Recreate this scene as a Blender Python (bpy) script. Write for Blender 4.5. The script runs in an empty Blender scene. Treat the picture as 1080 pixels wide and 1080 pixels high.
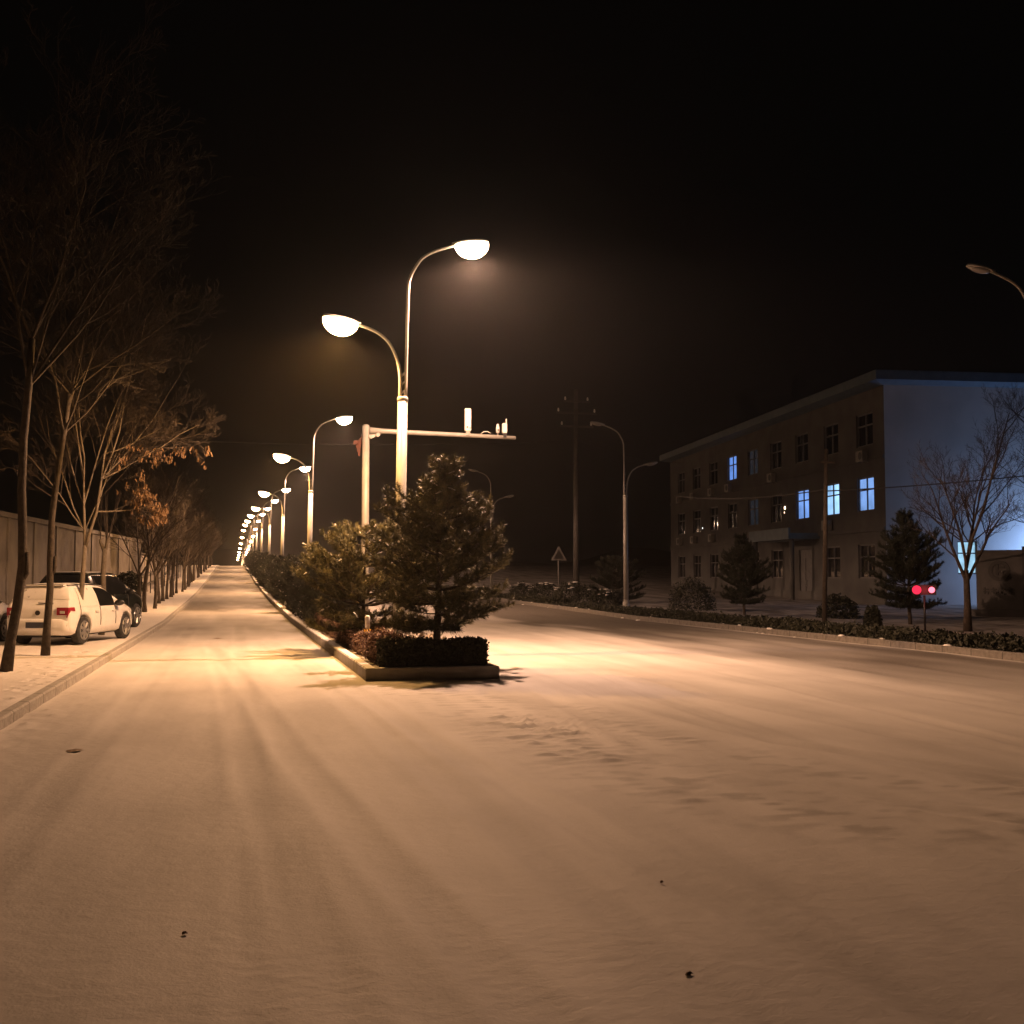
import bpy, math, random
import numpy as np
from mathutils import Vector, Matrix

C = bpy.context.scene.collection
S = bpy.context.scene
R = math.radians
PI = math.pi

# ------------------------------------------------------------------ camera, world, exposure
cam_d = bpy.data.cameras.new('camera')
cam = bpy.data.objects.new('camera', cam_d); C.objects.link(cam)
cam.location = (0, 0, 1.65)
cam.rotation_euler = (R(90 + 3.227), 0, R(-13.769))
cam_d.sensor_width = 36.0
cam_d.lens = 36.0 * 1206.0 / 1080.0
cam_d.clip_start = 0.1
cam_d.clip_end = 6000
S.camera = cam

world = bpy.data.worlds.new('World'); S.world = world
world.use_nodes = True
wn, wl = world.node_tree.nodes, world.node_tree.links
wbg = wn['Background']
sky = wn.new('ShaderNodeTexSky'); sky.sky_type = 'NISHITA'; sky.sun_disc = False
sky.sun_elevation = R(-8); sky.sun_rotation = R(200)
glow = wn.new('ShaderNodeMixRGB'); glow.blend_type = 'ADD'; glow.inputs[0].default_value = 1.0
glow.inputs[2].default_value = (0.024, 0.019, 0.016, 1)      # town glow on the night cloud
wl.new(sky.outputs[0], glow.inputs[1]); wl.new(glow.outputs[0], wbg.inputs['Color'])
wbg.inputs['Strength'].default_value = 0.05

S.view_settings.view_transform = 'Standard'
S.view_settings.look = 'None'
S.view_settings.exposure = 0.0
S.view_settings.gamma = 1.0
S.render.engine = 'CYCLES'
S.cycles.use_denoising = True
S.cycles.max_bounces = 5
S.cycles.diffuse_bounces = 3
S.cycles.volume_bounces = 0
S.cycles.sample_clamp_indirect = 6.0
LAMP_W = 4550.0                                              # street lamp output
GLOW_HAZE = 0.00033

# ------------------------------------------------------------------ helpers
def g_road(y):
    """height of the road along its length: level, a climb to a crest, then down"""
    return float(np.interp(y, GY, GZ))
GY = [-400, 42, 50, 65, 80.5, 109, 138, 166, 195, 212, 230, 280, 320, 420, 600, 3000]
GZ = [0, 0, .1, .25, .5, 1.1, 1.9, 2.6, 3.3, 3.6, 3.5, 2.6, 1.9, .8, 0, 0]

class MB:
    def __init__(s): s.v = []; s.f = []
    def add(s, vs, fs):
        o = len(s.v); s.v.extend([tuple(v) for v in vs]); s.f.extend([tuple(i + o for i in f) for f in fs])
    def box(s, c, d, rz=0.0, M=None):
        cx, cy, cz = c; x, y, z = d[0] / 2, d[1] / 2, d[2] / 2
        vs = [Vector((sx * x, sy * y, sz * z)) for sz in (-1, 1) for sx, sy in ((-1, -1), (1, -1), (1, 1), (-1, 1))]
        if rz: m = Matrix.Rotation(rz, 3, 'Z'); vs = [m @ v for v in vs]
        if M is not None: vs = [M @ v for v in vs]
        vs = [v + Vector(c) for v in vs]
        s.add(vs, [(3, 2, 1, 0), (4, 5, 6, 7), (0, 1, 5, 4), (1, 2, 6, 5), (2, 3, 7, 6), (3, 0, 4, 7)])
    def loft(s, rings, cap=True):
        n = len(rings[0]); vs = [p for r in rings for p in r]; fs = []
        for i in range(len(rings) - 1):
            for j in range(n):
                k = (j + 1) % n
                fs.append((i * n + j, i * n + k, (i + 1) * n + k, (i + 1) * n + j))
        if cap:
            fs.append(tuple(range(n - 1, -1, -1))); fs.append(tuple((len(rings) - 1) * n + j for j in range(n)))
        s.add(vs, fs)
    def tube(s, pts, rad, n=8, cap=True):
        pts = [Vector(p) for p in pts]
        if not hasattr(rad, '__len__'): rad = [rad] * len(pts)
        u = None; rings = []
        for i, p in enumerate(pts):
            t = (pts[min(i + 1, len(pts) - 1)] - pts[max(i - 1, 0)])
            if t.length < 1e-9: t = Vector((0, 0, 1))
            t.normalize()
            if u is None:
                u = t.cross(Vector((0, 1, 0)) if abs(t.y) < .9 else Vector((1, 0, 0)))
            u = u - t * u.dot(t)
            if u.length < 1e-6: u = t.orthogonal()
            u.normalize(); w = t.cross(u)
            rings.append([p + (u * math.cos(2 * PI * k / n) + w * math.sin(2 * PI * k / n)) * rad[i] for k in range(n)])
        s.loft(rings, cap)
    def disc(s, c, r, axis, n=24, th=0.02):
        a = Vector(axis).normalized(); c = Vector(c)
        s.tube([c - a * th / 2, c + a * th / 2], r, n)
    def mesh(s, name):
        m = bpy.data.meshes.new(name); m.from_pydata(s.v, [], s.f); m.update(); return m
    def build(s, name, mat, parent=None, smooth=False):
        return obj(name, s.mesh(name), mat, parent, smooth)

def obj(name, mesh, mat, parent=None, smooth=False):
    o = bpy.data.objects.new(name, mesh); C.objects.link(o)
    if mat is not None: mesh.materials.append(mat)
    if smooth:
        mesh.polygons.foreach_set('use_smooth', [True] * len(mesh.polygons))
    if parent is not None: o.parent = parent
    return o

def tag(o, label=None, cat=None, group=None, kind=None):
    if label: o['label'] = label
    if cat: o['category'] = cat
    if group: o['group'] = group
    if kind: o['kind'] = kind
    return o

def thing(name, label, cat, loc=(0, 0, 0), rz=0.0, group=None):
    o = bpy.data.objects.new(name, None); C.objects.link(o)
    o.location = loc; o.rotation_euler = (0, 0, rz)
    return tag(o, label, cat, group)

def copy_tree(o, parent=None, lights=True):
    c = o.copy(); C.objects.link(c)
    if parent is not None: c.parent = parent
    for ch in list(o.children):
        if ch.type == 'LIGHT' and not lights: continue
        copy_tree(ch, c, lights)
    return c

def quads(P, U, V):
    """numpy quads: centres P, half axes U, V -> (verts, faces)"""
    n = len(P)
    v = np.stack([P - U - V, P + U - V, P + U + V, P - U + V], 1).reshape(-1, 3)
    return v, np.arange(n * 4).reshape(n, 4)

def np_mesh(name, v, f):
    m = bpy.data.meshes.new(name)
    nf, k = f.shape
    m.vertices.add(len(v)); m.vertices.foreach_set('co', np.ascontiguousarray(v, dtype=np.float32).ravel())
    m.loops.add(nf * k); m.loops.foreach_set('vertex_index', np.ascontiguousarray(f, dtype=np.int32).ravel())
    m.polygons.add(nf); m.polygons.foreach_set('loop_start', np.arange(0, nf * k, k, dtype=np.int32))
    m.update(calc_edges=True); m.validate(); return m

def unit(a): return a / np.maximum(np.linalg.norm(a, axis=-1, keepdims=True), 1e-9)

def vnoise(x, y, seed):
    r = np.random.RandomState(seed); T = r.rand(256, 256)
    xi, yi = np.floor(x).astype(int), np.floor(y).astype(int)
    fx, fy = x - xi, y - yi
    fx, fy = fx * fx * (3 - 2 * fx), fy * fy * (3 - 2 * fy)
    g = lambda a, b: T[a % 256, b % 256]
    return (g(xi, yi) * (1 - fx) + g(xi + 1, yi) * fx) * (1 - fy) + (g(xi, yi + 1) * (1 - fx) + g(xi + 1, yi + 1) * fx) * fy - .5

# ------------------------------------------------------------------ materials
def material(name, color, rough=.7, metal=0.0, var=None, scale=6.0, detail=4.0, bump=0.0, bscale=40.0, spec=.5, coords='Object', emis=None, estr=0.0, thresh=(.35, .65)):
    m = bpy.data.materials.new(name); m.use_nodes = True
    n, l = m.node_tree.nodes, m.node_tree.links
    b = n['Principled BSDF']
    b.inputs['Base Color'].default_value = (*color, 1); b.inputs['Roughness'].default_value = rough
    b.inputs['Metallic'].default_value = metal; b.inputs['Specular IOR Level'].default_value = spec
    tc = n.new('ShaderNodeTexCoord')
    if var is not None:
        t = n.new('ShaderNodeTexNoise'); t.inputs['Scale'].default_value = scale; t.inputs['Detail'].default_value = detail
        l.new(tc.outputs[coords], t.inputs['Vector'])
        r = n.new('ShaderNodeValToRGB')
        r.color_ramp.elements[0].position = thresh[0]; r.color_ramp.elements[1].position = thresh[1]
        r.color_ramp.elements[0].color = (*color, 1); r.color_ramp.elements[1].color = (*var, 1)
        l.new(t.outputs['Fac'], r.inputs['Fac']); l.new(r.outputs['Color'], b.inputs['Base Color'])
    if bump:
        t2 = n.new('ShaderNodeTexNoise'); t2.inputs['Scale'].default_value = bscale; t2.inputs['Detail'].default_value = 5
        l.new(tc.outputs[coords], t2.inputs['Vector'])
        bp = n.new('ShaderNodeBump'); bp.inputs['Strength'].default_value = bump; bp.inputs['Distance'].default_value = .02
        l.new(t2.outputs['Fac'], bp.inputs['Height']); l.new(bp.outputs['Normal'], b.inputs['Normal'])
    if emis is not None:
        b.inputs['Emission Color'].default_value = (*emis, 1); b.inputs['Emission Strength'].default_value = estr
    return m

def snow_over(name, color, var, cover=.5, scale=5.0, rough=.8, metal=0.0):
    """a painted or stone surface with snow lying on its upward faces and speckled over the rest"""
    m = material(name, color, rough, metal, var, scale)
    n, l = m.node_tree.nodes, m.node_tree.links; b = n['Principled BSDF']
    src = b.inputs['Base Color'].links[0].from_socket
    ge = n.new('ShaderNodeNewGeometry'); sx = n.new('ShaderNodeSeparateXYZ'); l.new(ge.outputs['Normal'], sx.inputs[0])
    t = n.new('ShaderNodeTexNoise'); t.inputs['Scale'].default_value = 9; t.inputs['Detail'].default_value = 6
    tc = n.new('ShaderNodeTexCoord'); l.new(tc.outputs['Object'], t.inputs['Vector'])
    a = n.new('ShaderNodeMath'); a.operation = 'ADD'; l.new(sx.outputs['Z'], a.inputs[0]); l.new(t.outputs['Fac'], a.inputs[1])
    r = n.new('ShaderNodeMapRange'); r.inputs[1].default_value = 1.5 - cover; r.inputs[2].default_value = 1.7 - cover
    l.new(a.outputs[0], r.inputs[0])
    mx = n.new('ShaderNodeMixRGB'); l.new(r.outputs[0], mx.inputs[0]); l.new(src, mx.inputs[1]); mx.inputs[2].default_value = (.8, .8, .8, 1)
    l.new(mx.outputs[0], b.inputs['Base Color'])
    return m

def snow_ground(name, tone, dark, amount, bump=.5, worn=False):
    m = bpy.data.materials.new(name); m.use_nodes = True
    n, l = m.node_tree.nodes, m.node_tree.links; b = n['Principled BSDF']
    b.inputs['Roughness'].default_value = .75; b.inputs['Specular IOR Level'].default_value = .25
    tc = n.new('ShaderNodeTexCoord')
    def noise(sc, det, vec=None):
        t = n.new('ShaderNodeTexNoise'); t.inputs['Scale'].default_value = sc; t.inputs['Detail'].default_value = det
        l.new(vec or tc.outputs['Object'], t.inputs['Vector']); return t.outputs['Fac']
    mp = n.new('ShaderNodeMapping'); mp.inputs['Scale'].default_value = (1.0, .12, 1); mp.inputs['Rotation'].default_value = (0, 0, R(4))
    l.new(tc.outputs['Object'], mp.inputs['Vector'])
    streak = noise(1.3, 5, mp.outputs['Vector'])               # wheel-worn lanes where the road shows through
    patch = noise(.55, 5)
    fine = noise(28, 3)
    ad = n.new('ShaderNodeMath'); ad.operation = 'MULTIPLY_ADD'; l.new(streak, ad.inputs[0]); ad.inputs[1].default_value = .65
    sc = n.new('ShaderNodeMath'); sc.operation = 'MULTIPLY'; l.new(patch, sc.inputs[0]); sc.inputs[1].default_value = .35
    l.new(sc.outputs[0], ad.inputs[2])
    ad2 = n.new('ShaderNodeMath'); ad2.operation = 'MULTIPLY_ADD'; l.new(fine, ad2.inputs[0]); ad2.inputs[1].default_value = .10; l.new(ad.outputs[0], ad2.inputs[2])
    mr = n.new('ShaderNodeMapRange'); mr.inputs[1].default_value = .44; mr.inputs[2].default_value = .72
    mr.inputs[3].default_value = 0; mr.inputs[4].default_value = amount
    l.new(ad2.outputs[0], mr.inputs[0])
    mx = n.new('ShaderNodeMixRGB'); mx.inputs[1].default_value = (*tone, 1); mx.inputs[2].default_value = (*dark, 1)
    l.new(mr.outputs[0], mx.inputs[0]); l.new(mx.outputs[0], b.inputs['Base Color'])
    if worn:                                                    # driven lanes of thin snow, plus the painted dark gap between lamp pools
        an = n.new('ShaderNodeAttribute'); an.attribute_name = 'wear_and_shade'
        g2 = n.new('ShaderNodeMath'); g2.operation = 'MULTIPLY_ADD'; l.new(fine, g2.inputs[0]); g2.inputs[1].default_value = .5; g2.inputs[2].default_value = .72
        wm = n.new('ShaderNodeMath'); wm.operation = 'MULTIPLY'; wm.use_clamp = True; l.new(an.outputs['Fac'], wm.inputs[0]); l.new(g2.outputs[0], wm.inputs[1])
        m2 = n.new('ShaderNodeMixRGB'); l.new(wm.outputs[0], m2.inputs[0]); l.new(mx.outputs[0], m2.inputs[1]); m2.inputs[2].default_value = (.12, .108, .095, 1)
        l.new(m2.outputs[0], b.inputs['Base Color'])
    f2 = noise(60, 4); f3 = noise(9, 5)
    s = n.new('ShaderNodeMath'); s.operation = 'MULTIPLY_ADD'; l.new(f2, s.inputs[0]); s.inputs[1].default_value = .35; l.new(f3, s.inputs[2])
    bp = n.new('ShaderNodeBump'); bp.inputs['Strength'].default_value = bump; bp.inputs['Distance'].default_value = .018
    l.new(s.outputs[0], bp.inputs['Height']); l.new(bp.outputs['Normal'], b.inputs['Normal'])
    return m

def emitter(name, color, strength):
    m = bpy.data.materials.new(name); m.use_nodes = True
    n, l = m.node_tree.nodes, m.node_tree.links
    n.remove(n['Principled BSDF']); e = n.new('ShaderNodeEmission')
    e.inputs['Color'].default_value = (*color, 1); e.inputs['Strength'].default_value = strength
    l.new(e.outputs[0], n['Material Output'].inputs['Surface']); return m

def curtain_pane(name, color, strength, seed):
    """a lit room behind a drawn curtain: brighter and dimmer folds"""
    m = emitter(name, color, strength); n, l = m.node_tree.nodes, m.node_tree.links
    tc = n.new('ShaderNodeTexCoord'); w = n.new('ShaderNodeTexWave'); w.inputs['Scale'].default_value = 2.6; w.inputs['Distortion'].default_value = 2.5
    w.inputs['Phase Offset'].default_value = seed
    l.new(tc.outputs['Object'], w.inputs['Vector'])
    nz = n.new('ShaderNodeTexNoise'); nz.inputs['Scale'].default_value = .9; l.new(tc.outputs['Object'], nz.inputs['Vector'])
    a = n.new('ShaderNodeMath'); a.operation = 'MULTIPLY_ADD'; l.new(w.outputs['Fac'], a.inputs[0]); a.inputs[1].default_value = .35; l.new(nz.outputs['Fac'], a.inputs[2])
    mu = n.new('ShaderNodeMath'); mu.operation = 'MULTIPLY'; l.new(a.outputs[0], mu.inputs[0]); mu.inputs[1].default_value = strength * 1.5
    em = [x for x in n if x.type == 'EMISSION'][0]; l.new(mu.outputs[0], em.inputs['Strength'])
    return m

SNOW = (.78, .76, .74)
M = {}
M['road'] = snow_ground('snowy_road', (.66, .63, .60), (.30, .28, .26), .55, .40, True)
M['walk'] = snow_ground('snowy_walk', (.74, .71, .68), (.42, .39, .36), .35, .5)
M['land'] = snow_ground('snowy_land', (.36, .345, .33), (.08, .07, .06), .95, .8)
M['snow'] = material('snow', SNOW, .7, var=(.66, .64, .62), scale=10, bump=.6, bscale=25)
M['kerb'] = material('kerb_concrete', (.30, .28, .25), .85, var=(.42, .40, .37), scale=14, bump=.4, bscale=60)
def kerb_joints(m, every=1.0):
    n, l = m.node_tree.nodes, m.node_tree.links; b = n['Principled BSDF']; src = b.inputs['Base Color'].links[0].from_socket
    tc = n.new('ShaderNodeTexCoord'); sx = n.new('ShaderNodeSeparateXYZ'); l.new(tc.outputs['Object'], sx.inputs[0])
    md = n.new('ShaderNodeMath'); md.operation = 'PINGPONG'; l.new(sx.outputs['Y'], md.inputs[0]); md.inputs[1].default_value = every / 2
    lt = n.new('ShaderNodeMath'); lt.operation = 'LESS_THAN'; l.new(md.outputs[0], lt.inputs[0]); lt.inputs[1].default_value = .012
    mx = n.new('ShaderNodeMixRGB'); l.new(lt.outputs[0], mx.inputs[0]); l.new(src, mx.inputs[1]); mx.inputs[2].default_value = (.05, .045, .04, 1)
    l.new(mx.outputs[0], b.inputs['Base Color'])
M['bark'] = material('bark', (.042, .032, .023), .9, var=(.08, .062, .045), scale=12, bump=.8, bscale=30)
M['pale_bark'] = material('pale_bark', (.105, .085, .06), .85, var=(.17, .14, .10), scale=10, bump=.5, bscale=30)
M['twig'] = material('twig', (.036, .026, .019), .85, var=(.065, .05, .036), scale=4)
M['dark_twig'] = material('dark_twig', (.018, .013, .010), .9, var=(.034, .026, .019), scale=4)
M['dry_leaf'] = material('dry_leaf', (.11, .062, .028), .7, var=(.22, .13, .06), scale=5)
M['needle'] = material('pine_needle', (.05, .055, .024), .5, var=(.17, .15, .065), scale=7)
M['dark_needle'] = material('dark_needle', (.015, .020, .012), .65, var=(.034, .038, .021), scale=5)
M['hedge'] = material('hedge_leaf', (.016, .019, .011), .7, var=(.034, .036, .02), scale=6)
M['red_leaf'] = material('barberry_leaf', (.115, .06, .042), .75, var=(.24, .155, .12), scale=11, thresh=(.4, .7))
M['pale_leaf'] = material('frosted_leaf', (.20, .14, .08), .7, var=(.70, .66, .60), scale=14, thresh=(.42, .58))
M['soil'] = material('soil', (.10, .075, .055), .95, var=(.6, .57, .53), scale=3, bump=.8, bscale=20, thresh=(.45, .62))
M['pole'] = material('cream_paint', (.37, .355, .32), .42, var=(.30, .29, .26), scale=3, bump=.05, bscale=15)
M['grey_pole'] = material('grey_paint', (.12, .115, .11), .6, var=(.09, .085, .08), scale=4)
M['head'] = material('lamp_housing', (.42, .41, .39), .4, var=(.34, .33, .31), scale=6)
M['lens_off'] = material('lamp_glass', (.35, .33, .30), .15, var=(.30, .28, .25), scale=5)
M['lens_warm'] = emitter('lit_sodium_glass', (1.0, .58, .25), 95.0)
M['lens_pale'] = emitter('lit_pale_glass', (1.0, .65, .42), 115.0)
M['device'] = material('white_plastic', (.78, .76, .72), .4, var=(.70, .68, .64), scale=8)
M['black'] = material('black_plastic', (.012, .012, .013), .5, var=(.02, .02, .02), scale=8)
M['rag'] = material('rag', (.11, .035, .025), .9, var=(.07, .03, .02), scale=9)
M['yellow'] = material('yellow_paint', (.70, .38, .015), .5, var=(.58, .31, .02), scale=9)
M['concrete'] = material('wall_concrete', (.185, .165, .14), .9, var=(.125, .11, .095), scale=1.6, detail=8, bump=.4, bscale=14)
M['pale_wall'] = material('pale_render', (.40, .37, .34), .9, var=(.32, .29, .27), scale=1.1, bump=.3, bscale=14)
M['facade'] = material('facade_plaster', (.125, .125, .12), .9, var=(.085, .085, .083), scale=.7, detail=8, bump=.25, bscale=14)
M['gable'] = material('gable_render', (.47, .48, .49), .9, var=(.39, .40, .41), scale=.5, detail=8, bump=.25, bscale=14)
M['roof'] = material('roof_sheet', (.07, .11, .15), .5, var=(.10, .14, .18), scale=2)
M['frame'] = material('window_frame', (.10, .10, .11), .5, var=(.15, .15, .15), scale=5)
M['dark_glass'] = material('dark_glass', (.012, .013, .016), .06, var=(.02, .02, .022), scale=2)
M['dull_pane'] = curtain_pane('dim_room', (.55, .62, .8), .022, 3.0)
for i, (c, s) in enumerate((((.26, .48, 1.0), .8), ((.34, .62, 1.0), 1.2), ((.22, .43, 1.0), .8), ((.18, .38, 1.0), .68))):
    M['pane%d' % i] = curtain_pane('lit_room', c, s, i * 1.7)
M['gate_pane'] = curtain_pane('bright_room', (.42, .75, 1.0), 1.15, 5.0)
M['bulb'] = emitter('bare_bulb', (1.0, .66, .42), 6.0)
M['bulb_white'] = emitter('white_bulb', (.95, .95, 1.0), 5.0)
M['assumed_cool_lens'] = emitter('assumed_lamp_glass', (.5, .75, 1.0), 8.0)  # lantern glow of the assumed yard lamp
M['stone'] = material('grey_stone', (.07, .065, .062), .6, var=(.045, .042, .04), scale=2.5, detail=8, bump=.3, bscale=20)
M['bronze'] = material('dark_bronze', (.015, .014, .013), .6, .0, var=(.024, .022, .02), scale=8)
M['white_car'] = snow_over('white_car_paint', (.80, .79, .76), (.74, .72, .69), .30, rough=.38)
M['silver_car'] = snow_over('silver_car_paint', (.40, .40, .41), (.34, .34, .35), .45, rough=.35)
M['dark_car'] = snow_over('dark_car_paint', (.012, .015, .014), (.02, .024, .022), .12, rough=.22)
M['snowy_kerb'] = snow_over('snowy_kerb', (.28, .26, .23), (.36, .34, .31), .35, rough=.85)
M['ac'] = material('grey_plastic', (.30, .29, .27), .5, var=(.24, .23, .21), scale=4)
M['black_paint'] = material('black_paint', (.006, .006, .007), .5, var=(.012, .012, .013), scale=6)
M['dark_kerb'] = material('old_kerb', (.13, .12, .105), .9, var=(.20, .185, .17), scale=9, bump=.4, bscale=40)
M['dark_bark'] = material('dark_bark', (.028, .021, .015), .9, var=(.058, .045, .032), scale=12, bump=.8, bscale=30)
M['tyre'] = material('tyre_rubber', (.018, .018, .018), .85, var=(.05, .05, .05), scale=20)
M['rim'] = material('alloy', (.42, .42, .42), .35, .7, var=(.33, .33, .33), scale=9)
M['tail'] = material('tail_lamp_red', (.22, .012, .022), .2, var=(.32, .03, .05), scale=10)
M['tail_lit'] = emitter('lit_tail_lamp', (1.0, .03, .08), 1.3)
M['tail_hot'] = emitter('lit_warning_lamp', (1.0, .13, .19), 3.6)
M['head_glass'] = material('headlamp_glass', (.55, .55, .55), .08, var=(.6, .6, .6), scale=5)
M['plate'] = material('number_plate', (.03, .035, .06), .5, var=(.05, .055, .08), scale=30)
M['car_glass'] = material('car_glass', (.01, .011, .012), .05, var=(.014, .015, .016), scale=3)
M['frost_glass'] = material('frosted_car_glass', (.70, .68, .64), .6, var=(.03, .03, .03), scale=4.5, detail=5, thresh=(.64, .70))
M['wire'] = material('cable', (.03, .03, .03), .7, var=(.04, .04, .04), scale=4)
M['wood_pole'] = material('concrete_pole', (.09, .083, .075), .9, var=(.065, .06, .055), scale=3, bump=.4, bscale=30)
M['sign'] = material('sign_plate', (.20, .185, .18), .5, var=(.15, .14, .135), scale=7)
M['hill'] = material('hill_scrub', (.035, .033, .030), .95, var=(.05, .048, .045), scale=.05)

for k_ in ('kerb', 'snowy_kerb', 'dark_kerb'): kerb_joints(M[k_])

# ------------------------------------------------------------------ ground, road, kerbs (the setting)
def left_edge(y): return -2.4 + .0085 * (min(max(y, -40), 40) - 10)      # road edge along the left kerb
RX, MX0, MX1, MY0 = 15.0, 2.08, 4.25, 18.2                                # right edge; median

def strip(name, mat, xa, xb, ys, z, kind='structure', nx=1, rough=0.0, seed=1):
    Y = np.array(ys); v = []; n = nx + 1
    for y in ys:
        a = xa(y) if callable(xa) else xa; b = xb(y) if callable(xb) else xb
        for i in range(n): v.append((a + (b - a) * i / nx, y, g_road(y) + z))
    v = np.array(v)
    if rough: v[:, 2] += rough * (vnoise(v[:, 0] * 1.1, v[:, 1] * 1.1, seed) + .5 * vnoise(v[:, 0] * 3.1, v[:, 1] * 3.1, seed + 1))
    k = len(ys)
    f = np.array([(i * n + j, i * n + j + 1, (i + 1) * n + j + 1, (i + 1) * n + j) for i in range(k - 1) for j in range(nx)])
    o = obj(name, np_mesh(name, v, f), mat, smooth=True); tag(o, kind=kind); return o

ys_far = [-300, -60, -20] + list(np.arange(-10, 60, 1.0)) + list(np.arange(60, 330, 4.0)) + [340, 420, 500, 600, 900, 1500, 2400]
strip('ground', M['land'], -900, 900, ys_far, -.12, nx=8)
walk_ys = [-60, -20] + list(np.arange(-10, 60, .35)) + list(np.arange(60, 430, 4.0))
def pavement():
    us = np.concatenate([np.arange(-42, -4.5, 1.1), np.arange(-4.5, -.10, .05), [-.12]])
    yy = np.concatenate([[-60, -20, -5, 0, 5], np.arange(9, 33, .05), np.arange(33, 60, .5), np.arange(60, 430, 3.0)])
    U, Y = np.meshgrid(us, yy); X = U + np.interp(yy, [-40, 40], [left_edge(-40), left_edge(40)])[:, None]
    Z = np.interp(Y, GY, GZ) + .10 + .022 * vnoise(X * .9, Y * .9, 5) + .014 * vnoise(X * 3, Y * 3, 6)
    near = (Y > 9) & (Y < 33); Z += near * (.008 * vnoise(X * 8, Y * 7, 7))
    rs = np.random.RandomState(4)
    for x0, y0, dx, n in ((-3.0, 10, .01, 26), (-4.2, 12, .05, 22), (-2.75, 17, -.03, 16), (-5.0, 18, .03, 14)):
        for k in range(n):
            px, py = x0 + dx * k + (.13 if k % 2 else -.13) + rs.normal(0, .05), y0 + k * .62 + rs.normal(0, .06)
            dd = ((X - px) / .065) ** 2 + ((Y - py) / .14) ** 2; k_ = dd < 9
            Z[k_] += -.032 * np.exp(-dd[k_] ** 2 * .7) + .012 * np.exp(-((np.sqrt(dd[k_]) - 1.5) / .4) ** 2)
    ed = np.exp(-((U + .35) / .25) ** 2) * near
    Z += ed * .03 * np.maximum(vnoise(X * 6, Y * 5, 8), 0)
    ny, nx = X.shape; i = np.arange(ny * nx).reshape(ny, nx)
    f = np.stack([i[:-1, :-1], i[:-1, 1:], i[1:, 1:], i[1:, :-1]], -1).reshape(-1, 4)
    tag(obj('pavement', np_mesh('pavement', np.stack([X, Y, Z], -1).reshape(-1, 3), f), M['walk'], smooth=True), kind='structure')
pavement()
strip('verge', M['land'], RX + .14, 120, walk_ys, .09, nx=70, rough=.10, seed=8)

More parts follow.
